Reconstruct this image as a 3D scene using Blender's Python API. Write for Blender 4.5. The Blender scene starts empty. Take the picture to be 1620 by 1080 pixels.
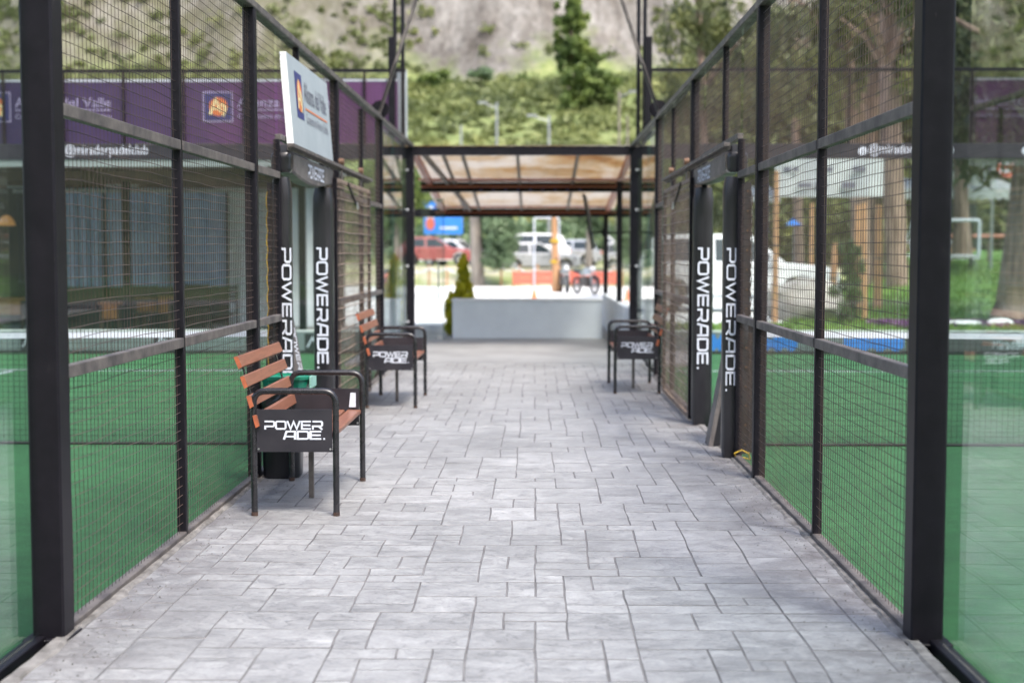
import bpy, bmesh, math, random
import numpy as np
from mathutils import Vector, Matrix, noise
R = math.radians
scene = bpy.context.scene
COL = scene.collection
# ------------------------------------------------------------------ camera, light, exposure
cam = bpy.data.cameras.new('camera'); camo = bpy.data.objects.new('camera', cam); COL.objects.link(camo)
camo.location = (0, 0, 1.5)
camo.rotation_euler = (R(90 - 3.71), 0, R(0.93))
cam.lens = 48.0; cam.sensor_width = 36.0; cam.clip_start = 0.05; cam.clip_end = 2000
cam.dof.use_dof = True; cam.dof.focus_distance = 7.2; cam.dof.aperture_fstop = 1.7
scene.camera = camo
world = bpy.data.worlds.new('World'); scene.world = world; world.use_nodes = True
SUN_EL, SUN_AZ = 58.0, 150.0          # overcast: high soft light from behind the camera's right shoulder
wn = world.node_tree.nodes; wl = world.node_tree.links
sky = wn.new('ShaderNodeTexSky'); sky.sky_type = 'NISHITA'; sky.sun_disc = False
sky.sun_elevation = R(SUN_EL); sky.sun_rotation = R(SUN_AZ)
sky.air_density = 1.0; sky.dust_density = 4.0; sky.ozone_density = 1.0
wl.new(sky.outputs[0], wn['Background'].inputs[0]); wn['Background'].inputs[1].default_value = 0.15
sl = bpy.data.lights.new('sun', 'SUN'); sl.energy = 1.5; sl.angle = R(11); sl.color = (1, 0.96, 0.9)
so = bpy.data.objects.new('sun', sl); COL.objects.link(so)
so.rotation_euler = (R(90 - SUN_EL), 0, R(180 - SUN_AZ))
vs = scene.view_settings
vs.view_transform = 'Standard'; vs.look = 'None'; vs.gamma = 1; vs.use_curve_mapping = False; vs.exposure = 1.62
scene.render.engine = 'CYCLES'
scene.cycles.max_bounces = 8; scene.cycles.transparent_max_bounces = 24
scene.cycles.caustics_reflective = False; scene.cycles.caustics_refractive = False
scene.cycles.use_denoising = True

rng = random.Random(7)
nrng = np.random.default_rng(7)

# ------------------------------------------------------------------ materials
def new_mat(name):
    m = bpy.data.materials.new(name); m.use_nodes = True
    return m, m.node_tree.nodes, m.node_tree.links, m.node_tree.nodes['Principled BSDF']
def ramp(nt, stops):
    r = nt.new('ShaderNodeValToRGB'); e = r.color_ramp.elements
    while len(e) < len(stops): e.new(0.5)
    for el, (p, c) in zip(e, stops):
        el.position = p; el.color = (c[0], c[1], c[2], 1) if not isinstance(c, (int, float)) else (c, c, c, 1)
    return r
def noise_node(n, l, scale, detail=4, rough=0.55, stretch=None, dist=0.0):
    g = n.new('ShaderNodeNewGeometry'); mp = n.new('ShaderNodeMapping')
    l.new(g.outputs['Position'], mp.inputs['Vector'])
    if stretch: mp.inputs['Scale'].default_value = stretch
    t = n.new('ShaderNodeTexNoise'); t.inputs['Scale'].default_value = scale
    t.inputs['Detail'].default_value = detail; t.inputs['Roughness'].default_value = rough
    t.inputs['Distortion'].default_value = dist
    l.new(mp.outputs[0], t.inputs['Vector'])
    return t
def mat(name, col, col2=None, rough=0.5, metal=0.0, scale=6.0, bump=0.0, bscale=None, stretch=None, spec=0.5, rvar=0.12, coat=0.0):
    m, n, l, b = new_mat(name)
    col2 = col2 or tuple(c * 0.8 for c in col)
    t = noise_node(n, l, scale, 5, 0.6, stretch)
    r = ramp(n, [(0.35, col), (0.65, col2)])
    l.new(t.outputs['Fac'], r.inputs[0]); l.new(r.outputs[0], b.inputs['Base Color'])
    rr = n.new('ShaderNodeMapRange'); rr.inputs['To Min'].default_value = max(0.02, rough - rvar); rr.inputs['To Max'].default_value = min(1, rough + rvar)
    l.new(t.outputs['Fac'], rr.inputs[0]); l.new(rr.outputs[0], b.inputs['Roughness'])
    b.inputs['Metallic'].default_value = metal; b.inputs['Specular IOR Level'].default_value = spec
    b.inputs['Coat Weight'].default_value = coat
    if bump:
        t2 = noise_node(n, l, bscale or scale * 6, 4, 0.6, stretch)
        bp = n.new('ShaderNodeBump'); bp.inputs['Strength'].default_value = bump; bp.inputs['Distance'].default_value = 0.01
        l.new(t2.outputs['Fac'], bp.inputs['Height']); l.new(bp.outputs[0], b.inputs['Normal'])
    return m
def leaf_mat(name, a, b_, c, scale=0.6, trans=0.25, fine=0.7):
    m, n, l, b = new_mat(name)
    t = noise_node(n, l, scale, 3, 0.6); t2 = noise_node(n, l, scale * 25, 2, 0.5)
    mx = n.new('ShaderNodeMath'); mx.operation = 'ADD'; l.new(t.outputs['Fac'], mx.inputs[0])
    ml = n.new('ShaderNodeMath'); ml.operation = 'MULTIPLY_ADD'; ml.inputs[1].default_value = fine; ml.inputs[2].default_value = -fine / 2
    l.new(t2.outputs['Fac'], ml.inputs[0]); l.new(ml.outputs[0], mx.inputs[1])
    r = ramp(n, [(0.3, a), (0.5, b_), (0.72, c)]); l.new(mx.outputs[0], r.inputs[0])
    l.new(r.outputs[0], b.inputs['Base Color']); b.inputs['Roughness'].default_value = 0.6
    tr = n.new('ShaderNodeBsdfTranslucent'); l.new(r.outputs[0], tr.inputs[0])
    mix = n.new('ShaderNodeMixShader'); mix.inputs[0].default_value = trans
    l.new(b.outputs[0], mix.inputs[1]); l.new(tr.outputs[0], mix.inputs[2])
    l.new(mix.outputs[0], n['Material Output'].inputs[0])
    return m
def glass_mat(name, tint=(0.93, 0.965, 0.955), ior=1.33, dirt=0.004, spec=0.95):
    m, n, l, b = new_mat(name); n.remove(b)
    tr = n.new('ShaderNodeBsdfTransparent'); tr.inputs[0].default_value = (*tint, 1)
    gl = n.new('ShaderNodeBsdfGlossy'); gl.inputs['Roughness'].default_value = 0.015; gl.inputs[0].default_value = (spec, spec, spec, 1)
    ge = n.new('ShaderNodeNewGeometry'); dt = n.new('ShaderNodeVectorMath'); dt.operation = 'DOT_PRODUCT'
    l.new(ge.outputs['Normal'], dt.inputs[0]); l.new(ge.outputs['Incoming'], dt.inputs[1])
    ab = n.new('ShaderNodeMath'); ab.operation = 'ABSOLUTE'; l.new(dt.outputs['Value'], ab.inputs[0])
    om = n.new('ShaderNodeMath'); om.operation = 'SUBTRACT'; om.inputs[0].default_value = 1; l.new(ab.outputs[0], om.inputs[1])
    pw = n.new('ShaderNodeMath'); pw.operation = 'POWER'; pw.inputs[1].default_value = 5; l.new(om.outputs[0], pw.inputs[0])
    fr = n.new('ShaderNodeMath'); fr.operation = 'MULTIPLY_ADD'; fr.inputs[1].default_value = 0.96; fr.inputs[2].default_value = 0.04; l.new(pw.outputs[0], fr.inputs[0])
    mix = n.new('ShaderNodeMixShader'); l.new(fr.outputs[0], mix.inputs[0]); l.new(tr.outputs[0], mix.inputs[1]); l.new(gl.outputs[0], mix.inputs[2])
    df = n.new('ShaderNodeBsdfDiffuse'); df.inputs[0].default_value = (0.5, 0.55, 0.55, 1)
    t = noise_node(n, l, 1.3, 5, 0.65); rr = n.new('ShaderNodeMapRange'); rr.inputs['From Min'].default_value = 0.4; rr.inputs['To Min'].default_value = dirt * 0.3; rr.inputs['To Max'].default_value = dirt * 2.2
    l.new(t.outputs['Fac'], rr.inputs[0])
    m2 = n.new('ShaderNodeMixShader'); l.new(rr.outputs[0], m2.inputs[0]); l.new(mix.outputs[0], m2.inputs[1]); l.new(df.outputs[0], m2.inputs[2])
    l.new(m2.outputs[0], n['Material Output'].inputs[0])
    return m

M = {}
def black_paint():
    m, n, l, b = new_mat('black_steel_paint')
    t = noise_node(n, l, 9, 6, 0.7); r = ramp(n, [(0.3, (0.005, 0.0045, 0.0065)), (0.62, (0.009, 0.0078, 0.011)), (0.8, (0.018, 0.016, 0.018))])
    l.new(t.outputs['Fac'], r.inputs[0])
    # scuffs
    t3 = noise_node(n, l, 26, 3, 0.7, (1, 1, 0.35)); r3 = ramp(n, [(0.72, 0.0), (0.8, 0.7)]); l.new(t3.outputs['Fac'], r3.inputs[0])
    mx = n.new('ShaderNodeMixRGB'); l.new(r3.outputs[0], mx.inputs[0]); l.new(r.outputs[0], mx.inputs[1]); mx.inputs[2].default_value = (0.07, 0.06, 0.06, 1)
    l.new(mx.outputs[0], b.inputs['Base Color'])
    b.inputs['Roughness'].default_value = 0.42; b.inputs['Specular IOR Level'].default_value = 0.17
    return m
M['steel'] = black_paint()
M['dusty_steel'] = mat('dusty_dark_steel', (0.125, 0.110, 0.100), (0.050, 0.044, 0.044), 0.5, scale=8, bump=0.15, bscale=60, spec=0.35)
M['wire'] = mat('rusty_black_wire', (0.06, 0.036, 0.026), (0.03, 0.02, 0.018), 0.6, scale=5)
M['gate_wire'] = mat('tan_rusted_wire', (0.24, 0.175, 0.13), (0.10, 0.07, 0.055), 0.6, scale=12)
M['net'] = mat('black_net_cord', (0.01, 0.011, 0.012), rough=0.8)
M['tube'] = mat('glossy_black_tube', (0.008, 0.008, 0.010), (0.018, 0.017, 0.02), 0.27, scale=14, bump=0.05, bscale=90, rvar=0.08)
M['panel'] = mat('charcoal_metal_panel', (0.014, 0.013, 0.018), (0.022, 0.02, 0.026), 0.42, scale=7, bump=0.08)
M['rust'] = mat('rusty_foot', (0.07, 0.035, 0.02), (0.025, 0.014, 0.012), 0.8, scale=40)
M['white'] = mat('white_print', (0.56, 0.59, 0.66), (0.47, 0.5, 0.57), 0.55, scale=30)
M['vinyl'] = mat('black_vinyl_pad', (0.008, 0.0075, 0.010), (0.017, 0.016, 0.020), 0.33, scale=5, bump=0.5, bscale=9, stretch=(1, 1, 0.35), rvar=0.08)
M['vinyl_grey'] = mat('faded_grey_vinyl', (0.13, 0.115, 0.11), (0.07, 0.062, 0.062), 0.5, scale=6, bump=0.4, bscale=14)
M['brass'] = mat('brass_eyelet', (0.16, 0.095, 0.06), rough=0.35, metal=0.6)
M['rubber'] = mat('black_rubber', (0.02, 0.02, 0.021), rough=0.8)
M['chrome'] = mat('steel_bolt', (0.6, 0.6, 0.6), rough=0.3, metal=0.9)
M['dark_plastic'] = mat('black_plastic', (0.012, 0.012, 0.014), rough=0.35)
M['green_plastic'] = mat('green_plastic', (0.01, 0.16, 0.10), (0.012, 0.2, 0.13), 0.35, scale=4)
M['pale_green'] = mat('pale_green_rim', (0.25, 0.5, 0.42), rough=0.4)
M['yellow'] = mat('yellow_cord', (0.5, 0.32, 0.02), rough=0.6)
M['signwhite'] = mat('white_sign_board', (0.31, 0.35, 0.37), (0.27, 0.31, 0.33), 0.5, scale=2)
M['orange'] = mat('orange_print', (0.62, 0.17, 0.05), rough=0.5)
M['navy'] = mat('navy_print', (0.03, 0.035, 0.15), rough=0.5)
M['greyprint'] = mat('grey_print', (0.12, 0.12, 0.16), rough=0.5)
M['cream'] = mat('cream_print', (0.75, 0.66, 0.35), rough=0.5)
M['concrete'] = mat('pale_smooth_concrete', (0.26, 0.26, 0.26), (0.19, 0.19, 0.19), 0.5, scale=1.2, bump=0.15, bscale=30)
M['plaster'] = mat('pale_grey_plaster', (0.62, 0.655, 0.68), (0.56, 0.59, 0.62), 0.7, scale=2.0, bump=0.15, bscale=40)
M['plaster_cap'] = mat('white_wall_cap', (0.8, 0.8, 0.8), rough=0.6)
M['redwood'] = mat('red_brown_board', (0.42, 0.13, 0.07), (0.3, 0.09, 0.05), 0.5, scale=2, stretch=(1, 8, 8))
M['rafter'] = mat('weathered_rafter', (0.22, 0.19, 0.17), (0.14, 0.11, 0.095), 0.7, scale=5, stretch=(6, 1, 6))
M['gravel'] = mat('pale_gravel', (0.72, 0.72, 0.70), (0.58, 0.58, 0.56), 0.9, scale=0.5, bump=0.6, bscale=30)
M['bark'] = mat('eucalyptus_bark', (0.28, 0.20, 0.155), (0.095, 0.065, 0.05), 0.9, scale=3.0, bump=0.7, bscale=7, stretch=(3, 3, 0.35))
M['palebark'] = mat('grey_bark', (0.30, 0.27, 0.23), (0.16, 0.135, 0.11), 0.9, scale=3.0, bump=0.6, bscale=7, stretch=(3, 3, 0.4))
M['polewood'] = mat('orange_wooden_pole', (0.47, 0.26, 0.13), (0.30, 0.16, 0.08), 0.75, scale=4, stretch=(4, 4, 0.5))
M['tablewood'] = mat('orange_table_wood', (0.42, 0.18, 0.05), (0.3, 0.12, 0.04), 0.5, scale=4, stretch=(1, 6, 6))
M['awning_wood'] = mat('brown_soffit_board', (0.10, 0.055, 0.035), (0.05, 0.03, 0.022), 0.6, scale=4, stretch=(6, 1, 1))
M['rock'] = mat('pale_rock', (0.33, 0.31, 0.285), (0.19, 0.175, 0.16), 0.9, scale=2.5, bump=0.9, bscale=8)
M['carwhite'] = mat('white_car_paint', (0.78, 0.79, 0.8), rough=0.22, coat=0.6, rvar=0.05)
M['carsilver'] = mat('silver_car_paint', (0.5, 0.52, 0.54), rough=0.25, metal=0.4, coat=0.6, rvar=0.05)
M['carred'] = mat('red_car_paint', (0.34, 0.10, 0.095), rough=0.22, coat=0.6, rvar=0.05)
M['carglass'] = mat('dark_car_glass', (0.02, 0.03, 0.035), rough=0.05, rvar=0.02)
M['headlight'] = mat('clear_headlight', (0.7, 0.72, 0.75), rough=0.1)
M['redpaint'] = mat('red_painted_board', (0.55, 0.13, 0.08), (0.45, 0.10, 0.07), 0.6)
M['blue'] = mat('blue_print', (0.02, 0.16, 0.55), (0.03, 0.2, 0.62), 0.5)
M['palesteel'] = mat('galvanised_steel', (0.30, 0.32, 0.33), rough=0.5, metal=0.3)
M['tarp'] = mat('white_tarpaulin', (0.40, 0.42, 0.43), (0.32, 0.34, 0.35), 0.6, scale=2, bump=0.5, bscale=3)
M['purple'] = None
M['glass'] = glass_mat('court_glass')
M['clearglass'] = glass_mat('pavilion_glass', (0.93, 0.96, 0.95), 1.3, 0.012)
M['hazyglass'] = glass_mat('cafe_curtain_glass', (0.72, 0.8, 0.88), 1.5, 0.10)
M['glassedge'] = mat('green_glass_edge', (0.04, 0.10, 0.085), rough=0.2)

def purple_mat():
    m, n, l, b = new_mat('purple_banner_vinyl')
    g = n.new('ShaderNodeNewGeometry'); s = n.new('ShaderNodeSeparateXYZ'); l.new(g.outputs['Position'], s.inputs[0])
    t = noise_node(n, l, 1.1, 4, 0.6)
    mr = n.new('ShaderNodeMapRange'); mr.inputs['From Min'].default_value = -9; mr.inputs['From Max'].default_value = -2
    l.new(s.outputs[0], mr.inputs[0])
    ad = n.new('ShaderNodeMath'); ad.operation = 'MULTIPLY_ADD'; ad.inputs[1].default_value = 0.5; l.new(t.outputs['Fac'], ad.inputs[0]); l.new(mr.outputs[0], ad.inputs[2])
    r = ramp(n, [(0.25, (0.018, 0.015, 0.062)), (0.75, (0.045, 0.020, 0.082)), (1.0, (0.10, 0.030, 0.115))]); l.new(ad.outputs[0], r.inputs[0])
    l.new(r.outputs[0], b.inputs['Base Color']); b.inputs['Roughness'].default_value = 0.5
    return m
M['purple'] = purple_mat()

def wood_slat():
    m, n, l, b = new_mat('varnished_slat_wood')
    t = noise_node(n, l, 7, 5, 0.65, (4, 0.6, 4), 0.6); r = ramp(n, [(0.3, (0.17, 0.068, 0.042)), (0.55, (0.23, 0.10, 0.062)), (0.78, (0.10, 0.042, 0.028))])
    l.new(t.outputs['Fac'], r.inputs[0])
    t2 = noise_node(n, l, 60, 3, 0.6, (1, 0.06, 1)); mx = n.new('ShaderNodeMixRGB'); mx.blend_type = 'MULTIPLY'; mx.inputs[0].default_value = 0.4
    r2 = ramp(n, [(0.4, 1.0), (0.6, 0.6)]); l.new(t2.outputs['Fac'], r2.inputs[0])
    l.new(r.outputs[0], mx.inputs[1]); l.new(r2.outputs[0], mx.inputs[2]); l.new(mx.outputs[0], b.inputs['Base Color'])
    b.inputs['Roughness'].default_value = 0.4
    return m
M['slat'] = wood_slat()
M['slatend'] = mat('orange_slat_end', (0.38, 0.105, 0.045), (0.25, 0.07, 0.035), 0.5, scale=30)

def turf_mat():
    m, n, l, b = new_mat('green_artificial_turf')
    t = noise_node(n, l, 0.7, 4, 0.6); t2 = noise_node(n, l, 180, 2, 0.7); t3 = noise_node(n, l, 9, 4, 0.7)
    r = ramp(n, [(0.3, (0.016, 0.074, 0.024)), (0.7, (0.027, 0.112, 0.037))]); l.new(t.outputs['Fac'], r.inputs[0])
    r3 = ramp(n, [(0.3, 0.68), (0.7, 1.22)]); l.new(t3.outputs['Fac'], r3.inputs[0])
    mx = n.new('ShaderNodeMixRGB'); mx.blend_type = 'MULTIPLY'; mx.inputs[0].default_value = 1; l.new(r.outputs[0], mx.inputs[1]); l.new(r3.outputs[0], mx.inputs[2])
    r2 = ramp(n, [(0.3, 0.55), (0.65, 1.25)]); l.new(t2.outputs['Fac'], r2.inputs[0])
    m2 = n.new('ShaderNodeMixRGB'); m2.blend_type = 'MULTIPLY'; m2.inputs[0].default_value = 0.8; l.new(mx.outputs[0], m2.inputs[1]); l.new(r2.outputs[0], m2.inputs[2])
    l.new(m2.outputs[0], b.inputs['Base Color']); b.inputs['Roughness'].default_value = 0.75
    b.inputs['Specular IOR Level'].default_value = 0.15; b.inputs['Sheen Weight'].default_value = 0.10; b.inputs['Sheen Tint'].default_value = (0.5, 0.9, 0.6, 1)
    bp = n.new('ShaderNodeBump'); bp.inputs['Strength'].default_value = 0.8; bp.inputs['Distance'].default_value = 0.01
    l.new(t2.outputs['Fac'], bp.inputs['Height']); l.new(bp.outputs[0], b.inputs['Normal'])
    return m
M['turf'] = turf_mat()

def stone_mat():
    m, n, l, b = new_mat('stamped_grey_stone')
    oi = n.new('ShaderNodeObjectInfo')
    geo = n.new('ShaderNodeNewGeometry')
    isl = n.new('ShaderNodeMath'); isl.operation = 'ADD'; l.new(oi.outputs['Random'], isl.inputs[0]); l.new(geo.outputs['Random Per Island'], isl.inputs[1])
    fr = n.new('ShaderNodeMath'); fr.operation = 'FRACT'; l.new(isl.outputs[0], fr.inputs[0])
    big = noise_node(n, l, 0.8, 5, 0.6); mid = noise_node(n, l, 5.5, 8, 0.74, (1, 1.5, 1), 0.9); fine = noise_node(n, l, 60, 6, 0.75)
    mid.noise_dimensions = '4D'; wv = n.new('ShaderNodeMath'); wv.operation = 'MULTIPLY'; wv.inputs[1].default_value = 37.0; l.new(fr.outputs[0], wv.inputs[0]); l.new(wv.outputs[0], mid.inputs['W'])
    r1 = ramp(n, [(0.28, (0.15, 0.15, 0.151)), (0.5, (0.245, 0.245, 0.246)), (0.72, (0.345, 0.347, 0.345))]); l.new(mid.outputs['Fac'], r1.inputs[0])
    rs = n.new('ShaderNodeMapRange'); rs.inputs['To Min'].default_value = 0.92; rs.inputs['To Max'].default_value = 1.08; l.new(fr.outputs[0], rs.inputs[0])
    rb = n.new('ShaderNodeMapRange'); rb.inputs['From Min'].default_value = 0.3; rb.inputs['From Max'].default_value = 0.7; rb.inputs['To Min'].default_value = 0.78; rb.inputs['To Max'].default_value = 1.2; l.new(big.outputs['Fac'], rb.inputs[0])
    mm = n.new('ShaderNodeMath'); mm.operation = 'MULTIPLY'; l.new(rs.outputs[0], mm.inputs[0]); l.new(rb.outputs[0], mm.inputs[1])
    rf = n.new('ShaderNodeMapRange'); rf.inputs['From Min'].default_value = 0.3; rf.inputs['From Max'].default_value = 0.7; rf.inputs['To Min'].default_value = 0.78; rf.inputs['To Max'].default_value = 1.2; l.new(fine.outputs['Fac'], rf.inputs[0])
    mm2 = n.new('ShaderNodeMath'); mm2.operation = 'MULTIPLY'; l.new(mm.outputs[0], mm2.inputs[0]); l.new(rf.outputs[0], mm2.inputs[1])
    sc = n.new('ShaderNodeVectorMath'); sc.operation = 'SCALE'; l.new(r1.outputs[0], sc.inputs[0]); l.new(mm2.outputs[0], sc.inputs['Scale'])
    # dark veins in the stamped slate
    w = noise_node(n, l, 3.2, 4, 0.55, (1, 2.2, 1), 1.6)
    w.noise_dimensions = '4D'; l.new(wv.outputs[0], w.inputs['W'])
    sub = n.new('ShaderNodeMath'); sub.operation = 'SUBTRACT'; sub.inputs[1].default_value = 0.5; l.new(w.outputs['Fac'], sub.inputs[0])
    ab = n.new('ShaderNodeMath'); ab.operation = 'ABSOLUTE'; l.new(sub.outputs[0], ab.inputs[0])
    rv = ramp(n, [(0.0, 0.5), (0.016, 1.0)]); l.new(ab.outputs[0], rv.inputs[0])
    mv = n.new('ShaderNodeMixRGB'); mv.blend_type = 'MULTIPLY'; mv.inputs[0].default_value = 0.75; l.new(sc.outputs[0], mv.inputs[1]); l.new(rv.outputs[0], mv.inputs[2])
    # dirt along both fences
    s = n.new('ShaderNodeSeparateXYZ'); l.new(geo.outputs['Position'], s.inputs[0])
    c = n.new('ShaderNodeMath'); c.operation = 'ADD'; c.inputs[1].default_value = 0.19; l.new(s.outputs[0], c.inputs[0])
    ca = n.new('ShaderNodeMath'); ca.operation = 'ABSOLUTE'; l.new(c.outputs[0], ca.inputs[0])
    e = n.new('ShaderNodeMapRange'); e.inputs['From Min'].default_value = 1.05; e.inputs['From Max'].default_value = 1.66; l.new(ca.outputs[0], e.inputs[0])
    dn = noise_node(n, l, 3.5, 6, 0.75); dm = n.new('ShaderNodeMath'); dm.operation = 'MULTIPLY'; l.new(e.outputs[0], dm.inputs[0])
    dr = ramp(n, [(0.38, 0.0), (0.62, 1.0)]); l.new(dn.outputs['Fac'], dr.inputs[0]); l.new(dr.outputs[0], dm.inputs[1])
    md = n.new('ShaderNodeMixRGB'); l.new(dm.outputs[0], md.inputs[0]); l.new(mv.outputs[0], md.inputs[1]); md.inputs[2].default_value = (0.095, 0.085, 0.085, 1)
    # lime bloom: pale patches
    ln = noise_node(n, l, 2.1, 6, 0.75, None, 0.5); lr = ramp(n, [(0.60, 0.0), (0.78, 0.55)]); l.new(ln.outputs['Fac'], lr.inputs[0])
    ml = n.new('ShaderNodeMixRGB'); l.new(lr.outputs[0], ml.inputs[0]); l.new(md.outputs[0], ml.inputs[1]); ml.inputs[2].default_value = (0.42, 0.43, 0.43, 1)
    l.new(ml.outputs[0], b.inputs['Base Color'])
    rg = n.new('ShaderNodeMapRange'); rg.inputs['To Min'].default_value = 0.30; rg.inputs['To Max'].default_value = 0.52; l.new(mid.outputs['Fac'], rg.inputs[0]); l.new(rg.outputs[0], b.inputs['Roughness'])
    bp = n.new('ShaderNodeBump'); bp.inputs['Strength'].default_value = 0.55; bp.inputs['Distance'].default_value = 0.012
    bh = n.new('ShaderNodeMath'); bh.operation = 'MULTIPLY_ADD'; bh.inputs[1].default_value = 0.15; l.new(fine.outputs['Fac'], bh.inputs[0]); l.new(mid.outputs['Fac'], bh.inputs[2])
    bv = n.new('ShaderNodeMath'); bv.operation = 'MULTIPLY_ADD'; bv.inputs[1].default_value = 0.3; l.new(rv.outputs[0], bv.inputs[0]); l.new(bh.outputs[0], bv.inputs[2])
    l.new(bv.outputs[0], bp.inputs['Height']); l.new(bp.outputs[0], b.inputs['Normal'])
    return m
M['stone'] = stone_mat()
M['mortar'] = mat('pale_mortar', (0.20, 0.19, 0.18), (0.07, 0.065, 0.06), 0.9, scale=9, bump=0.5)
M['joint'] = mat('dark_joint', (0.17, 0.167, 0.17), (0.10, 0.098, 0.10), 0.9, scale=4, spec=0.1)

def hill_mat():
    m, n, l, b = new_mat('cliff_and_scrub')
    st = noise_node(n, l, 0.22, 9, 0.78, (1, 1, 0.28), 0.35)
    rc = ramp(n, [(0.3, (0.055, 0.045, 0.035)), (0.44, (0.14, 0.125, 0.11)), (0.58, (0.225, 0.212, 0.195)), (0.66, (0.29, 0.275, 0.255))]); l.new(st.outputs['Fac'], rc.inputs[0])
    s2 = noise_node(n, l, 1.1, 8, 0.8, (1, 1, 0.35), 0.2); r2_ = ramp(n, [(0.34, 0.5), (0.5, 0.95), (0.66, 1.2)]); l.new(s2.outputs['Fac'], r2_.inputs[0])
    s3 = noise_node(n, l, 0.05, 5, 0.6, (1, 1, 0.5)); r3_ = ramp(n, [(0.38, 0.72), (0.6, 1.15)]); l.new(s3.outputs['Fac'], r3_.inputs[0])
    k1 = n.new('ShaderNodeMixRGB'); k1.blend_type = 'MULTIPLY'; k1.inputs[0].default_value = 1; l.new(rc.outputs[0], k1.inputs[1]); l.new(r2_.outputs[0], k1.inputs[2])
    k2 = n.new('ShaderNodeMixRGB'); k2.blend_type = 'MULTIPLY'; k2.inputs[0].default_value = 1; l.new(k1.outputs[0], k2.inputs[1]); l.new(r3_.outputs[0], k2.inputs[2]); rc = k2
    g1 = noise_node(n, l, 0.6, 6, 0.75); rgn = ramp(n, [(0.3, (0.05, 0.075, 0.025)), (0.5, (0.13, 0.165, 0.05)), (0.7, (0.24, 0.25, 0.11))]); l.new(g1.outputs['Fac'], rgn.inputs[0])
    ge = n.new('ShaderNodeNewGeometry'); sn = n.new('ShaderNodeSeparateXYZ'); l.new(ge.outputs['Normal'], sn.inputs[0])
    nz = noise_node(n, l, 0.07, 6, 0.7)
    ad = n.new('ShaderNodeMath'); ad.operation = 'MULTIPLY_ADD'; ad.inputs[1].default_value = 0.9; ad.inputs[2].default_value = 0.0
    l.new(nz.outputs['Fac'], ad.inputs[0]); a2 = n.new('ShaderNodeMath'); a2.operation = 'ADD'; l.new(ad.outputs[0], a2.inputs[0]); l.new(sn.outputs[2], a2.inputs[1])
    rm = ramp(n, [(0.0, 0.0), (1.0, 1.0)]); rm.color_ramp.elements[0].position = 0.98; rm.color_ramp.elements[1].position = 1.0
    mr = n.new('ShaderNodeMapRange'); mr.inputs['From Min'].default_value = 1.02; mr.inputs['From Max'].default_value = 1.2; l.new(a2.outputs[0], mr.inputs[0])
    mx = n.new('ShaderNodeMixRGB'); l.new(mr.outputs[0], mx.inputs[0]); l.new(rc.outputs[0], mx.inputs[1]); l.new(rgn.outputs[0], mx.inputs[2])
    # dry olive grass growing over the western cliff
    pz = n.new('ShaderNodeSeparateXYZ'); l.new(ge.outputs['Position'], pz.inputs[0])
    wx = n.new('ShaderNodeMapRange'); wx.inputs['From Min'].default_value = -16; wx.inputs['From Max'].default_value = -34; wx.inputs['To Max'].default_value = .62; l.new(pz.outputs[0], wx.inputs[0])
    wn_ = noise_node(n, l, 0.5, 6, 0.75, (1, 1, .35)); wr = ramp(n, [(0.36, 0.35), (0.6, 1.3)]); l.new(wn_.outputs['Fac'], wr.inputs[0])
    wm = n.new('ShaderNodeMath'); wm.operation = 'MULTIPLY'; wm.use_clamp = True; l.new(wx.outputs[0], wm.inputs[0]); l.new(wr.outputs[0], wm.inputs[1])
    m3 = n.new('ShaderNodeMixRGB'); l.new(wm.outputs[0], m3.inputs[0]); l.new(mx.outputs[0], m3.inputs[1]); m3.inputs[2].default_value = (0.075, 0.075, 0.032, 1)
    l.new(m3.outputs[0], b.inputs['Base Color']); b.inputs['Roughness'].default_value = 0.95
    return m
M['hill'] = hill_mat()
M['lawn'] = mat('lawn_grass', (0.09, 0.19, 0.025), (0.055, 0.13, 0.018), 0.9, scale=1.2, bump=0.8, bscale=40)
M['leafA'] = leaf_mat('scrub_leaves', (0.085, 0.11, 0.045), (0.17, 0.20, 0.07), (0.32, 0.34, 0.12), 0.10, .4, .3)
M['leafB'] = leaf_mat('conifer_leaves', (0.06, 0.10, 0.03), (0.13, 0.19, 0.05), (0.28, 0.34, 0.08), 0.25, .35, .4)
M['leafC'] = leaf_mat('eucalyptus_leaves', (0.03, 0.042, 0.016), (0.085, 0.105, 0.035), (0.22, 0.23, 0.07), 0.5)
M['leafG'] = leaf_mat('golden_conifer_leaves', (0.26, 0.30, 0.02), (0.62, 0.60, 0.03), (0.9, 0.78, 0.07), 4.0, 0.4)
M['leafD'] = leaf_mat('grey_green_leaves', (0.06, 0.10, 0.05), (0.13, 0.20, 0.10), (0.25, 0.33, 0.2), 1.0)
M['leafE'] = leaf_mat('dark_cypress_leaves', (0.02, 0.05, 0.015), (0.05, 0.09, 0.03), (0.09, 0.14, 0.05), 2.0)
M['grassblade'] = leaf_mat('grass_blades', (0.05, 0.11, 0.015), (0.11, 0.2, 0.03), (0.24, 0.32, 0.06), 1.5)

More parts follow.
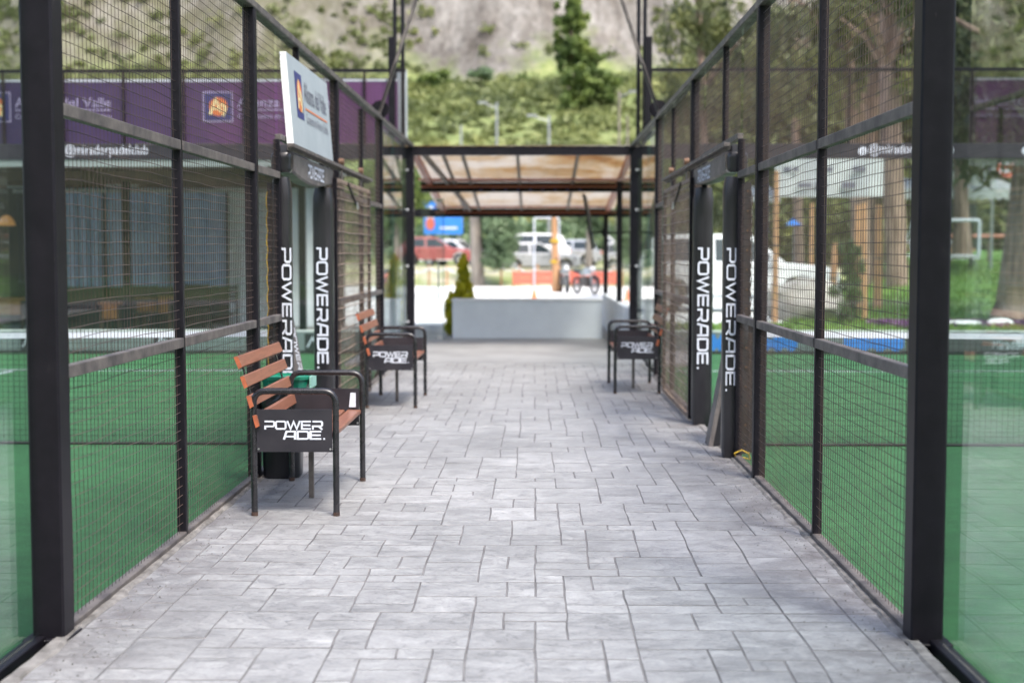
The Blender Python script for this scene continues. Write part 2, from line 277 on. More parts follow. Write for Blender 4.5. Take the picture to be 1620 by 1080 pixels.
# ------------------------------------------------------------------ mesh builder
class MB:
    def __init__(s): s.v = []; s.f = []; s.mi = []
    def add(s, verts, faces, mi=0):
        o = len(s.v); s.v += [tuple(v) for v in verts]; s.f += [tuple(i + o for i in f) for f in faces]; s.mi += [mi] * len(faces); return s
    def box(s, x0, x1, y0, y1, z0, z1, c=0.0, mi=0):
        if x0 > x1: x0, x1 = x1, x0
        if y0 > y1: y0, y1 = y1, y0
        if z0 > z1: z0, z1 = z1, z0
        c = min(c, (x1 - x0) / 2.2, (y1 - y0) / 2.2, (z1 - z0) / 2.2)
        if c <= 0:
            v = [(x, y, z) for z in (z0, z1) for x, y in ((x0, y0), (x1, y0), (x1, y1), (x0, y1))]
            return s.add(v, [(3, 2, 1, 0), (4, 5, 6, 7), (0, 1, 5, 4), (1, 2, 6, 5), (2, 3, 7, 6), (3, 0, 4, 7)], mi)
        def ring(i, z):
            return [(x0 + c + i, y0 + i, z), (x1 - c - i, y0 + i, z), (x1 - i, y0 + c + i, z), (x1 - i, y1 - c - i, z), (x1 - c - i, y1 - i, z), (x0 + c + i, y1 - i, z), (x0 + i, y1 - c - i, z), (x0 + i, y0 + c + i, z)]
        k = min(c * 0.7, 0.02)
        k2 = min(k, (x1 - x0) / 2 - c - 1e-4, (y1 - y0) / 2 - c - 1e-4)
        k2 = max(k2, 0.0001)
        return s.loft([ring(k2, z0), ring(0, z0 + k), ring(0, z1 - k), ring(k2, z1)], mi)
    def loft(s, rings, mi=0, cap=True, closed=True):
        n = len(rings[0]); v = [p for r in rings for p in r]; f = []
        for i in range(len(rings) - 1):
            for j in range(n if closed else n - 1):
                a = i * n + j; b = i * n + (j + 1) % n
                f.append((a, b, b + n, a + n))
        if cap:
            f.append(tuple(reversed(range(n)))); f.append(tuple(range((len(rings) - 1) * n, len(rings) * n)))
        return s.add(v, f, mi)
    def tube(s, pts, r, n=8, mi=0, cap=True, radii=None):
        pts = [Vector(p) for p in pts]; rings = []
        t0 = (pts[1] - pts[0]).normalized()
        up = Vector((0, 0, 1)) if abs(t0.z) < 0.9 else Vector((1, 0, 0))
        u = t0.cross(up).normalized(); w = u.cross(t0).normalized()
        for i, p in enumerate(pts):
            if i == 0: t = pts[1] - pts[0]
            elif i == len(pts) - 1: t = pts[-1] - pts[-2]
            else: t = (pts[i + 1] - p).normalized() + (p - pts[i - 1]).normalized()
            t.normalize(); u = (u - t * u.dot(t)).normalized(); w = t.cross(u)
            rr = radii[i] if radii else r
            rings.append([tuple(p + (u * math.cos(2 * math.pi * k / n) + w * math.sin(2 * math.pi * k / n)) * rr) for k in range(n)])
        return s.loft(rings, mi, cap)
    def obox(s, p, q, w, h, mi=0, up=(0, 0, 1)):
        """square bar from p to q, w across, h along 'up'"""
        p = Vector(p); q = Vector(q); t = (q - p).normalized(); up = Vector(up)
        if abs(t.dot(up)) > 0.98: up = Vector((1, 0, 0))
        u = t.cross(up).normalized(); v = u.cross(t)
        rings = [[tuple(a + u * i * w / 2 + v * j * h / 2) for i, j in ((-1, -1), (1, -1), (1, 1), (-1, 1))] for a in (p, q)]
        return s.loft(rings, mi)
    def sphere(s, c, r, n=8, m=6, mi=0, sc=(1, 1, 1)):
        rings = []
        for i in range(1, m):
            a = math.pi * i / m
            rings.append([(c[0] + r * sc[0] * math.sin(a) * math.cos(2 * math.pi * k / n), c[1] + r * sc[1] * math.sin(a) * math.sin(2 * math.pi * k / n), c[2] - r * sc[2] * math.cos(a)) for k in range(n)])
        return s.loft(rings, mi)
    def build(s, name, mats, parent=None, loc=None, smooth=False, label=None, kind=None):
        me = bpy.data.meshes.new(name)
        o = bpy.data.objects.new(name, me)
        base = Vector((0, 0, 0))
        if parent is not None:
            p = parent
            while p is not None: base += Vector(p.location); p = p.parent
        elif loc is not None: base = Vector(loc); o.location = loc
        vv = [(a - base.x, b - base.y, c - base.z) for a, b, c in s.v] if base.length else s.v
        me.from_pydata(vv, [], s.f)
        if not isinstance(mats, (list, tuple)): mats = [mats]
        for m_ in mats: me.materials.append(m_)
        if len(mats) > 1: me.polygons.foreach_set('material_index', s.mi)
        if smooth:
            me.polygons.foreach_set('use_smooth', [True] * len(me.polygons))
            try: me.set_sharp_from_angle(angle=R(40))
            except Exception: pass
        me.update()
        COL.objects.link(o)
        if parent is not None: o.parent = parent
        if label: o['label'] = label
        if kind: o['kind'] = kind
        return o

def tag(o, label=None, cat=None, group=None, kind=None):
    if label: o['label'] = label
    if cat: o['category'] = cat
    if group: o['group'] = group
    if kind: o['kind'] = kind
    return o
def thing(name, label, cat, loc=(0, 0, 0), group=None):
    o = bpy.data.objects.new(name, None); COL.objects.link(o); o.location = loc; o.empty_display_size = 0.2
    return tag(o, label, cat, group)
def copy_tree(o, parent=None):
    c = o.copy(); COL.objects.link(c); c.parent = parent
    for ch in [x for x in o.children]: copy_tree(ch, c)
    return c
def fillet(pts, r, n=5):
    out = [Vector(pts[0])]
    for i in range(1, len(pts) - 1):
        p = Vector(pts[i]); a = (Vector(pts[i - 1]) - p).normalized(); b = (Vector(pts[i + 1]) - p).normalized()
        s_, e_ = p + a * r, p + b * r
        for k in range(n + 1):
            t = k / n; out.append(s_ * (1 - t) ** 2 + p * 2 * t * (1 - t) + e_ * t ** 2)
    out.append(Vector(pts[-1])); return out

# ------------------------------------------------------------------ lettering
GL = {
 'P': (1.0, [[(0.07, 0), (0.07, .36), (.88, .36), (1, .48), (1, .82), (.88, .92), (0, .92)]]),
 'O': (1.0, [[(.12, .08), (.88, .08), (1, .2), (1, .8), (.88, .92), (.12, .92), (0, .8), (0, .2), (.12, .08)]]),
 'W': (1.3, [[(0, 1), (.34, .06), (.65, .9), (.96, .06), (1.3, 1)]]),
 'E': (.95, [[(.95, .92), (0.02, .92), (0.02, .08), (.95, .08)], [(0.02, .5), (.9, .5)]]),
 'R': (1.0, [[(0.03, 0), (0.03, .38), (.88, .38), (.98, .5), (.98, .82), (.88, .92), (0, .92)], [(.6, .38), (1.0, 0)]]),
 'A': (1.0, [[(0, 0), (.24, .92), (.98, .92), (.98, 0)], [(.1, .34), (.98, .34)]]),
 'D': (1.0, [[(0, .92), (.86, .92), (1, .8), (1, .2), (.86, .08), (.04, .08), (.04, .92)]]),
 '.': (.16, [[(0, .08), (.16, .08)]]),
}
def stroke(poly, w):
    P = [Vector((x, y)) for x, y in poly]; closed = (P[0] - P[-1]).length < 1e-4
    if closed: P = P[:-1]
    n = len(P); L = []; Rr = []
    for i in range(n):
        a = P[i - 1] if (i or closed) else None; b = P[(i + 1) % n] if (i < n - 1 or closed) else None
        d1 = (P[i] - a).normalized() if a is not None else (b - P[i]).normalized()
        d2 = (b - P[i]).normalized() if b is not None else d1
        n1 = Vector((-d1.y, d1.x)); n2 = Vector((-d2.y, d2.x)); mt = (n1 + n2)
        if mt.length < 1e-3: mt = n1
        mt.normalize(); k = min(2.2, 1 / max(0.3, mt.dot(n1)))
        L.append(P[i] + mt * w / 2 * k); Rr.append(P[i] - mt * w / 2 * k)
    q = []
    for i in range(n if closed else n - 1):
        j = (i + 1) % n; q.append((L[i], Rr[i], Rr[j], L[j]))
    return q
def block_text(txt, height, place, w=0.165, gap=0.24):
    """letters in (u,v) with cap height 'height'; place(u,v)->xyz. returns MB and width"""
    mb = MB(); x = 0
    for ch in txt:
        if ch == ' ': x += .7; continue
        wd, strokes = GL[ch]
        for st in strokes:
            for q in stroke(st, w):
                mb.add([place((p.x + x) * height, p.y * height) for p in q], [(0, 1, 2, 3)])
        x += wd + gap
    return mb, (x - gap) * height
def block_width(txt, height, gap=0.24): return (sum(GL[c][0] + gap for c in txt) - gap) * height
_fonts = {}
def font_text(name, txt, size, place, mat_, parent, label=None, spacing=1.0, bold=0.0, width=None):
    cu = bpy.data.curves.new(name, 'FONT'); cu.body = txt; cu.size = size; cu.space_character = spacing; cu.offset = bold
    cu.resolution_u = 3
    tmp = bpy.data.objects.new('tmp_text', cu); COL.objects.link(tmp)
    dg = bpy.context.evaluated_depsgraph_get(); me = bpy.data.meshes.new_from_object(tmp.evaluated_get(dg))
    vs_ = [v.co.copy() for v in me.vertices]; fs = [tuple(p.vertices) for p in me.polygons]
    bpy.data.objects.remove(tmp); bpy.data.curves.remove(cu); bpy.data.meshes.remove(me)
    k = 1.0
    if width:
        mx = max(v.x for v in vs_); k = width / mx
    mb = MB(); mb.add([place(v.x * k, v.y) for v in vs_], fs)
    return mb.build(name, mat_, parent, label=label)

# ------------------------------------------------------------------ leaves
def leaves_np(blobs, n_per, size, flat=0.0, shell=0.55, aspect=1.0, droop=0.0):
    """blobs: list (cx,cy,cz,rx,ry,rz). returns verts, faces arrays"""
    C = np.array([b[:3] for b in blobs]); Rd = np.array([b[3:6] for b in blobs])
    idx = np.repeat(np.arange(len(blobs)), n_per)
    N = len(idx)
    d = nrng.normal(size=(N, 3)); d /= np.linalg.norm(d, axis=1, keepdims=True)
    rad = (shell + (1 - shell) * nrng.random(N) ** 0.7) * (0.8 + 0.35 * nrng.random(N))
    inner = nrng.random(N) < 0.25; rad[inner] *= nrng.random(inner.sum())
    p = C[idx] + d * Rd[idx] * rad[:, None]
    a = nrng.normal(size=(N, 3)); a[:, 2] *= (1 - flat); a /= np.linalg.norm(a, axis=1, keepdims=True)
    if droop: a[:, 2] -= droop; a /= np.linalg.norm(a, axis=1, keepdims=True)
    b = np.cross(a, nrng.normal(size=(N, 3))); b /= np.linalg.norm(b, axis=1, keepdims=True)
    s = size * (0.6 + 0.8 * nrng.random(N))[:, None]
    v = np.stack([p - a * s * aspect, p + b * s * 0.5, p + a * s * aspect, p - b * s * 0.5], axis=1).reshape(-1, 3)
    f = np.arange(N * 4).reshape(-1, 4)
    return v, f
def np_mesh(name, v, f, mat_, parent=None, kind=None, base=(0, 0, 0)):
    me = bpy.data.meshes.new(name); v = v - np.array(base)
    me.vertices.add(len(v)); me.vertices.foreach_set('co', v.astype(np.float32).ravel())
    k = f.shape[1]
    me.loops.add(f.size); me.loops.foreach_set('vertex_index', f.astype(np.int32).ravel())
    me.polygons.add(len(f)); me.polygons.foreach_set('loop_start', np.arange(0, f.size, k, dtype=np.int32))
    me.update(calc_edges=True)
    me.materials.append(mat_)
    o = bpy.data.objects.new(name, me); COL.objects.link(o)
    if parent is not None: o.parent = parent
    if kind: o['kind'] = kind
    return o
# ------------------------------------------------------------------ ground and paving
XL, XR = -1.83, 1.455            # corridor faces of the two fences
CZ = -0.05                        # court floor level
YN = 10.95                        # net line
YE = 20.9                         # far end of the courts
def sheet(name, x0, x1, y0, y1, z, m, kind='structure', parent=None, thick=0.0):
    mb = MB()
    if thick: mb.box(x0, x1, y0, y1, z - thick, z)
    else: mb.add([(x0, y0, z), (x1, y0, z), (x1, y1, z), (x0, y1, z)], [(0, 1, 2, 3)])
    o = mb.build(name, m, parent)
    if kind and parent is None: o['kind'] = kind
    return o
g = sheet('ground', -248, 248, -68, 418, -0.20, M['gravel'])
walk = sheet('walkway', XL - 0.03, XR + 0.03, -3, 18.6, -0.0052, M['joint'], thick=0.18)
def ashlar(x0, x1, y0, y1, u=0.165):
    nx = int(round((x1 - x0) / u)); ny = int(round((y1 - y0) / u)); occ = [[False] * nx for _ in range(ny)]; out = []
    sizes = [(2, 1), (3, 2), (1, 1), (2, 2), (3, 1), (2, 1), (1, 2), (3, 2), (2, 2), (2, 3)]
    for j in range(ny):
        for i in range(nx):
            if occ[j][i]: continue
            cand = sizes[:]; rng.shuffle(cand); cand.append((1, 1))
            for (w, h) in cand:
                if i + w > nx or j + h > ny: continue
                if any(occ[j + b][i + a] for a in range(w) for b in range(h)): continue
                if w == 1 and h == 1 and rng.random() < .4 and cand[-1] != (w, h): continue
                for a in range(w):
                    for b in range(h): occ[j + b][i + a] = True
                out.append((i, j, w, h)); break
    return [(x0 + i * (x1 - x0) / nx, x0 + (i + w) * (x1 - x0) / nx, y0 + j * (y1 - y0) / ny, y0 + (j + h) * (y1 - y0) / ny) for i, j, w, h in out]
def wob(x, y):                    # hand-laid stamp mats: joints wander a little, corners agree between neighbours
    return (x + 0.016 * noise.noise(Vector((x * .9, y * .9, 3))) + 0.006 * noise.noise(Vector((x * 6, y * 6, 9))),
            y + 0.020 * noise.noise(Vector((x * .8, y * .8, 7))) + 0.007 * noise.noise(Vector((x * 6, y * 6, 1))))
def stone(mb, r):
    x0, x1, y0, y1 = r
    g_ = 0.0008 + 0.0018 * rng.random() ** 2; bev = 0.0022 + .0018 * rng.random(); zt = -0.001 - 0.002 * rng.random()
    tilt = (rng.uniform(-1, 1) * .0007, rng.uniform(-1, 1) * .0007)
    cx, cy = (x0 + x1) / 2, (y0 + y1) / 2
    def ring(ins, z, tl):
        pts = []
        for ax, ay, bx, by in ((x0 + ins, y0 + ins, x1 - ins, y0 + ins), (x1 - ins, y0 + ins, x1 - ins, y1 - ins), (x1 - ins, y1 - ins, x0 + ins, y1 - ins), (x0 + ins, y1 - ins, x0 + ins, y0 + ins)):
            for t in (0, .5):
                X, Y = wob(ax + (bx - ax) * t, ay + (by - ay) * t)
                pts.append((X, Y, z + (tl[0] * (X - cx) / .2 + tl[1] * (Y - cy) / .2 if tl else 0)))
        return pts
    r0 = ring(g_, -0.012, None); r1 = ring(g_ + .0005, zt - .004, None); r2 = ring(g_ + bev, zt, tilt)
    n = 8; v = r0 + r1 + r2; f = []
    for i in range(2):
        for j in range(n): f.append((i * n + j, i * n + (j + 1) % n, (i + 1) * n + (j + 1) % n, (i + 1) * n + j))
    mb.add(v, f, 1); o_ = len(mb.v) - 3 * n
    mb.f.append(tuple(o_ + q for q in range(2 * n, 3 * n))); mb.mi.append(0)
stones = ashlar(XL + 0.02, XR - 0.02, 2.6, 18.55, .132)
stones.sort(key=lambda r: r[2])
vis = [r for r in stones if r[3] > 4.2]; hid = [r for r in stones if r[3] <= 4.2]
for r in vis[:300]:
    mb = MB(); stone(mb, r); mb.build('paving_stone', [M['stone'], M['joint']], walk)
mb = MB()
for r in vis[300:] + hid: stone(mb, r)
for r in ashlar(XL + 0.02, XR - 0.02, -2.9, 2.6): stone(mb, r)
mb.build('far_paving_stones', [M['stone'], M['joint']], walk, kind='stuff')

# crumbly mortar edge along both fences
for sx, xa in ((-1, XL), (1, XR)):
    mb = MB(); y = -2.0; prev = None; pts = []
    while y < 18.5:
        w = 0.012 + 0.04 * abs(noise.noise(Vector((y * 2.3, sx * 5, 0)))) + .012 * rng.random()
        h = 0.004 + 0.006 * rng.random(); pts.append((y, w, h)); y += 0.07 + .05 * rng.random()
    rings = [[(xa + sx * .03, y, -.01), (xa + sx * .03, y, h), (xa - sx * w * .5, y, h * .9), (xa - sx * w, y, -.004)] for y, w, h in pts]
    mb.loft(rings); mb.build('mortar_edge', M['mortar'] if 'mortar' in M else M['rock'], walk)
# grit and dry leaf crumbs beside the fences
mb = MB()
for k in range(1500):
    y = 3.5 + 14 * rng.random() ** 1.6; side = rng.random() < .5
    d_ = abs(rng.gauss(0, .12)); x = XL + .06 + d_ if side else XR - .06 - d_
    r_ = rng.uniform(.0015, .006); a = rng.random() * 6
    mb.add([(x + r_ * math.cos(a + t), y + r_ * math.sin(a + t), .001) for t in (0, 2.1, 4.2)] + [(x, y, .001 + r_)], [(0, 1, 3), (1, 2, 3), (2, 0, 3)])
tag(mb.build('grit', M['mortar']), 'loose grit and dry crumbs along the foot of the fences', 'grit', kind='stuff')

mbm = None
# pavilion floor, lot, lawn
sheet('pavilion_floor', -2.6, 2.4, 18.6, 28.6, 0.0, M['concrete'], thick=.2)
sheet('road', -60, 60, 28.6, 62, -0.015, M['gravel'], thick=.18)
sheet('side_yard', -60, -2.6, YE + .25, 28.6, -0.02, M['concrete'], thick=.18)
def lawn_edge(Y): return 2.4 if Y < 28.5 else 5.0 + (Y - 28) * .27
v = []; f = []; ny, nx = 40, 30
def lawnz(X, Y): return 0.0 + max(0, (Y - 30) / 20) * 1.15 * min(1, (X - lawn_edge(Y)) / 2.5) + .05 * noise.noise(Vector((X * .4, Y * .4, 0)))
for j in range(ny + 1):
    Y = YE + .2 + j * (58 - YE - .2) / ny
    for i in range(nx + 1):
        X = lawn_edge(Y) + (45 * (i / nx) ** 1.5); v.append((X, Y, lawnz(X, Y) + .005))
for j in range(ny):
    for i in range(nx): a = j * (nx + 1) + i; f.append((a, a + 1, a + nx + 2, a + nx + 1))
lm = MB(); lm.add(v, f); lm.build('lawn', M['lawn'], kind='structure', smooth=True)
# tufts
N = 26000; Y = YE + .5 + 30 * nrng.random(N) ** 1.5; X = np.array([lawn_edge(y) for y in Y]) + 14 * nrng.random(N)
Z = np.array([lawnz(a, b) for a, b in zip(X, Y)]); an = nrng.random(N) * 6.28; h = .05 + .10 * nrng.random(N); w = .015 + .02 * nrng.random(N); dx = nrng.normal(0, .04, N)
v = np.stack([np.stack([X - w * np.cos(an), Y - w * np.sin(an), Z], 1), np.stack([X + w * np.cos(an), Y + w * np.sin(an), Z], 1), np.stack([X + dx, Y + dx, Z + h], 1)], 1).reshape(-1, 3)
tag(np_mesh('grass', v, np.arange(N * 3).reshape(-1, 3), M['grassblade']), 'bright green grass beyond the right court', 'grass', kind='stuff')
# raised bank beyond the lot
v = []; f = []
def bankz(X, Y):
    t = max(0, min(1, (Y - 60) / 7)); t = t * t * (3 - 2 * t)
    return -.2 + 1.0 * t + .12 * noise.noise(Vector((X * .25, Y * .25, 4))) * t
for j in range(31):
    for i in range(81): X = -80 + i * 2; Y = 58 + j * 1.2; v.append((X, Y, bankz(X, Y)))
for j in range(30):
    for i in range(80): a = j * 81 + i; f.append((a, a + 1, a + 82, a + 81))
bk = MB(); bk.add(v, f)
M['bank'] = mat('dry_bank_soil', (0.42, 0.37, 0.28), (0.20, 0.24, 0.08), 0.9, scale=.5)
bk.build('bank', M['bank'], kind='structure', smooth=True)

# hillside
def smooth(a, b, x):
    t = max(0., min(1., (x - a) / (b - a))); return t * t * (3 - 2 * t)
def hillz(X, Y):
    y1 = 100 + 8 * noise.noise(Vector((X * .02, 0, 2)))
    yc = 176 + 14 * noise.noise(Vector((X * .018, 1, 5))) + (-.16 * X if X < 0 else .05 * X) - 12 * smooth(-12, -40, X)
    z = .6 + 22 * smooth(y1 - 25, yc, Y) * .98
    z += 62 * smooth(yc, yc + 42, Y) + 35 * smooth(yc + 42, 330, Y)
    rough = smooth(yc - 5, yc + 25, Y)
    z += (1.0 + 5 * rough) * noise.noise(Vector((X * .045, Y * .03, 0))) * smooth(95, 125, Y)
    z += (.5 + 1.7 * rough) * noise.noise(Vector((X * .16, Y * .08, 8))) * smooth(95, 125, Y)
    z += rough * 1.0 * noise.noise(Vector((X * .5, Y * .3, 1)))
    return z
xs = np.linspace(-170, 170, 230); ys = np.concatenate([np.linspace(78, 165, 36), np.linspace(166, 240, 84), np.linspace(243, 340, 24)])
v = np.array([(x, y, hillz(x, y)) for y in ys for x in xs]); nx = len(xs)
f = np.array([(j * nx + i, j * nx + i + 1, (j + 1) * nx + i + 1, (j + 1) * nx + i) for j in range(len(ys) - 1) for i in range(nx - 1)])
hill = np_mesh('hillside', v, f, M['hill'], kind='structure'); hill.data.polygons.foreach_set('use_smooth', [True] * len(f))
hill['kind'] = 'structure'
# unseen lawn and slope, added behind the camera to darken glass reflections
sheet('added_rear_lawn', -120, 120, -67, -3.01, -0.19, M['lawn'])
xs2_ = np.linspace(-240, 240, 90); ys2_ = np.linspace(-230, -45, 40)
def rearz(X, Y): return -.4 + 70 * smooth(-45, -200, Y) + 4 * noise.noise(Vector((X * .03, Y * .03, 21))) * smooth(-45, -80, Y)
v = np.array([(x, y, rearz(x, y)) for y in ys2_ for x in xs2_]); nr = len(xs2_)
f = np.array([(j * nr + i, j * nr + i + 1, (j + 1) * nr + i + 1, (j + 1) * nr + i) for j in range(len(ys2_) - 1) for i in range(nr - 1)])
M['added_slope'] = mat('added_slope_green', (0.05, 0.07, 0.025), (0.10, 0.12, 0.045), 0.95, scale=.3)
np_mesh('added_rear_slope', v, f, M['added_slope'], kind='structure')  # added slope keeps bright rear sky out of the glass and posts
# scrub on the slope: one uncountable mass
bl = []
while len(bl) < 1500:
    X = rng.uniform(-95, 70); Y = rng.uniform(96, 226)
    onc = Y > 172
    if onc:
        dens = (.75 if X < -20 else .45 if X < -13 else .02) if X < 15 else .55
        if noise.noise(Vector((X * .06, Y * .05, 3))) > .15: dens *= 1.7
        if rng.random() > dens: continue
    elif noise.noise(Vector((X * .05, Y * .05, 6))) > .32 and rng.random() < .8: continue
    r_ = rng.uniform(.7, 2.1) * (.8 if onc else 1)
    bl.append((X, Y, hillz(X, Y) + r_ * .3, r_ * 1.25, r_ * 1.2, r_ * .8))
n0 = len(bl)
while len(bl) < n0 + 2300:
    X = rng.uniform(-95, 60); Y = rng.uniform(158, 204)
    dens = 1 if X < -22 else .8 if X < -15 else .10 if X < 16 else .7
    if noise.noise(Vector((X * .09, Y * .05, 13))) < -.12: dens *= .25
    if rng.random() > dens: continue
    r_ = rng.uniform(.3, 1.3); bl.append((X, Y, hillz(X, Y) + r_ * .1, r_ * rng.uniform(.8, 1.8), r_, r_ * rng.uniform(.6, 1.1)))
while len(bl) < n0 + 3500:
    X = rng.uniform(-45, 30); Y = rng.uniform(98, 170); r_ = rng.uniform(.4, 1.1)
    bl.append((X, Y, hillz(X, Y) + r_ * .2, r_ * 1.3, r_, r_ * .6))
v, f = leaves_np(bl, 42, .36, shell=.2)
tag(np_mesh('scrub', v, f, M['leafA']), 'green scrub and bushes covering the lower hillside and its gullies', 'scrub', kind='stuff')

# ------------------------------------------------------------------ courts
def court(side):
    x0, x1 = (XL - 10.05, XL - .031) if side < 0 else (XR + .031, XR + 10.05)
    t = sheet('court_turf', x0, x1, 1.0, YE + .02, CZ, M['turf'], thick=.14)
    for (a, b, c, d) in ((x0, x1, 17.88, 17.93), (x0, x1, 3.97, 4.02), ((x0 + x1) / 2 - .025, (x0 + x1) / 2 + .025, 4.02, 17.88)):
        sheet('court_line', a, b, c, d, CZ + .004, M['white'], None, t)
court(-1); court(1)
sheet('outer_turf', XL - 12.5, XL - .04, -3, 1.0, CZ - .002, M['concrete'], thick=.14)['kind'] = 'structure'
bpy.data.objects['outer_turf'].name = 'apron'
sheet('apron', XR + .04, XR + 12.5, -3, 1.0, CZ - .002, M['concrete'], thick=.14)
#sheet('foundation_strip', XL - .115, XL - .0305, -3, YE, -.012, M['concrete'], thick=.16)
#sheet('foundation_strip', XR + .0305, XR + .115, -3, YE, -.012, M['concrete'], thick=.16)

def side_fence(side, xf, label):
    s = side
    t = thing('court_fence', label, 'fence', (xf, 5.3, 0), 'long side fences of the padel courts')
    def X(d): return xf + s * d
    ymesh = [5.27, YN - 3.8, YN - 1.9, YN + 1.9, YN + 3.8, YN + 5.65]
    posts = [(5.27, .125), (YN - 1.9, .08), (YN + 1.9, .08), (YN + 5.65, .085), (YE, .12), (1.05, .12)]
    for y, w in posts:
        mb = MB(); mb.box(X(0), X(w), y - w / 2, y + w / 2, CZ - .05, 3.10, .008)
        if abs(y - 5.27) < .1 or y > 20: mb.box(X(-.02), X(w + .03), y - w / 2 - .03, y + w / 2 + .03, -.011, .002, .003)
        p = mb.build('post', M['steel'], t)
    for y in (YN - 3.8, YN + 3.8, YN - 1.02, YN + 1.10):
        gate = abs(y - YN) < 1.5
        mb = MB(); mb.box(X(.012), X(.06), y - .02, y + .02, CZ, 2.318 if gate else 3.04, .004); mb.build('mullion', M['steel'], t)
    mb = MB(); mb.box(X(.012), X(.06), YN - .2, YN - .16, 2.361, 3.098, .004); mb.build('mullion', M['steel'], t)
    # rails
    def rail(y0, y1, z, w=.045, h=.05, d0=.008, m='dusty_steel'):
        mb = MB(); mb.box(X(d0), X(d0 + w), y0, y1, z - h / 2, z + h / 2, .004); mb.build('rail', M[m], t)
    bays = [(5.33, YN - 3.82), (YN - 3.78, YN - 1.94), (YN + 1.94, YN + 3.78), (YN + 3.82, YN + 5.6)]
    for a, b in bays:
        rail(a, b, 1.03); rail(a, b, 2.06); rail(a, b, .0, .05, .055)
    for z in (1.03, 2.06): rail(YN - 1.86, YN - 1.04, z)
    rail(YN - 1.86, YN - 1.04, .0, .05, .055); rail(YN + 1.12, YN + 1.86, .0, .05, .055)
    for z in (1.03, 2.06): rail(YN + 1.12, YN + 1.86, z)
    rail(YN - 1.0, YN + 1.08, 2.34, .045, .04)
    mb = MB(); mb.box(X(.0), X(.09), 1.0, YN + 5.62, 3.101, 3.15, .008); mb.build('top_rail', M['dusty_steel'], t)
    mb = MB(); mb.box(X(.0), X(.09), YN + 5.624, YE + .05, 3.101, 3.15, .008); mb.build('top_rail', M['dusty_steel'], t)
    # wire mesh
    def mesh(y0, y1, z0, z1, sp=.05, seed=0):
        mb = MB(); xm = .036; ny = max(2, int(round((y1 - y0) / sp))); nz = max(2, int(round((z1 - z0) / sp)))
        ph = rng.random() * 50
        def off(y, z): return .006 * noise.noise(Vector((y * 2.2 + ph, z * 2.2, seed)))
        for i in range(1, ny):
            y = y0 + (y1 - y0) * i / ny
            K = 5; mb.tube([(X(xm + off(y, z)), y + .6 * off(z, y), z) for z in [z0 + (z1 - z0) * k / K for k in range(K + 1)]], .0016, 3, cap=False)
        for i in range(1, nz):
            z = z0 + (z1 - z0) * i / nz; K = max(6, int((y1 - y0) / .12))
            bow = .010 * math.sin(i * 1.3 + ph)
            mb.tube([(X(xm - .004 + off(y, z)), y, z + 1.6 * off(y + 9, z) + bow * math.sin(math.pi * (y - y0) / (y1 - y0)) * .5) for y in [y0 + (y1 - y0) * k / K for k in range(K + 1)]], .0019, 3, cap=False)
        mb.build('wire_mesh', M['wire'], t)
    full = [(5.33, YN - 3.82), (YN - 3.78, YN - 1.94), (YN + 1.94, YN + 3.78), (YN + 3.82, YN + 5.6), (YN - 1.86, YN - 1.04), (YN + 1.12, YN + 1.86)]
    for k, (a, b) in enumerate(full):
        for z0, z1 in ((.028, 1.004), (1.056, 2.034), (2.086, 3.098)): mesh(a, b, z0, z1, seed=k * 3 + z0)
    mesh(YN - 1.0, YN + 1.08, 2.362, 3.098, seed=99)
    # glass
    def pane(a, b, z0, z1):
        mb = MB(); mb.box(X(.092), X(.104), a, b, z0, z1); o = mb.build('glass_pane', M['glass'], t)
        for yy in (a, b):
            if abs(yy - 5.2) > .15:
                mb = MB(); mb.box(X(.0915), X(.1045), yy - .001, yy + .001, z0, z1); mb.build('glass_edge', M['glassedge'], o)
    for a, b in ((1.12, 3.16), (3.175, 5.228)): pane(a, b, .02, 3.09)
    for a, b in ((YN + 5.70, YN + 7.77), (YN + 7.785, YE - .055)): pane(a, b, .02, 3.09)
    rail(1.11, 5.2, -.01, .06, .05, .07, 'steel'); rail(YN + 5.7, YE - .06, -.01, .06, .05, .07, 'steel')
    # glass clamps
    for yy in (1.14, YE - .05):
        for z in (.45, 1.3, 2.15, 2.75):
            mb = MB(); mb.tube([(X(.0), yy - .02, z), (X(-.004), yy - .02, z)], .018, 10); mb.tube([(X(.080), yy - .06, z), (X(.115), yy - .06, z)], .02, 10)
            mb.build('clamp_bolt', M['chrome'], t)
    for z in (.4, 1.12, 1.86, 2.56):   # bolt heads facing the walkway on the far post
        mb = MB(); mb.tube([(X(.02), YE - .052, z), (X(.02), YE - .058, z)], .022, 10); mb.build('clamp_bolt', M['chrome'], t)
    # dead bugs, joint plate where the gantry lands
    mb = MB(); mb.tube([(X(.03), YN + 5.60, 3.22), (X(.03), YN + 5.62, 3.22)], .11, 12); mb.build('gusset_plate', M['steel'], t)
    return t
fl = side_fence(-1, XL, 'black steel and wire mesh fence along the left edge of the paved walkway')
fr = side_fence(1, XR, 'black steel and wire mesh fence along the right edge of the paved walkway')

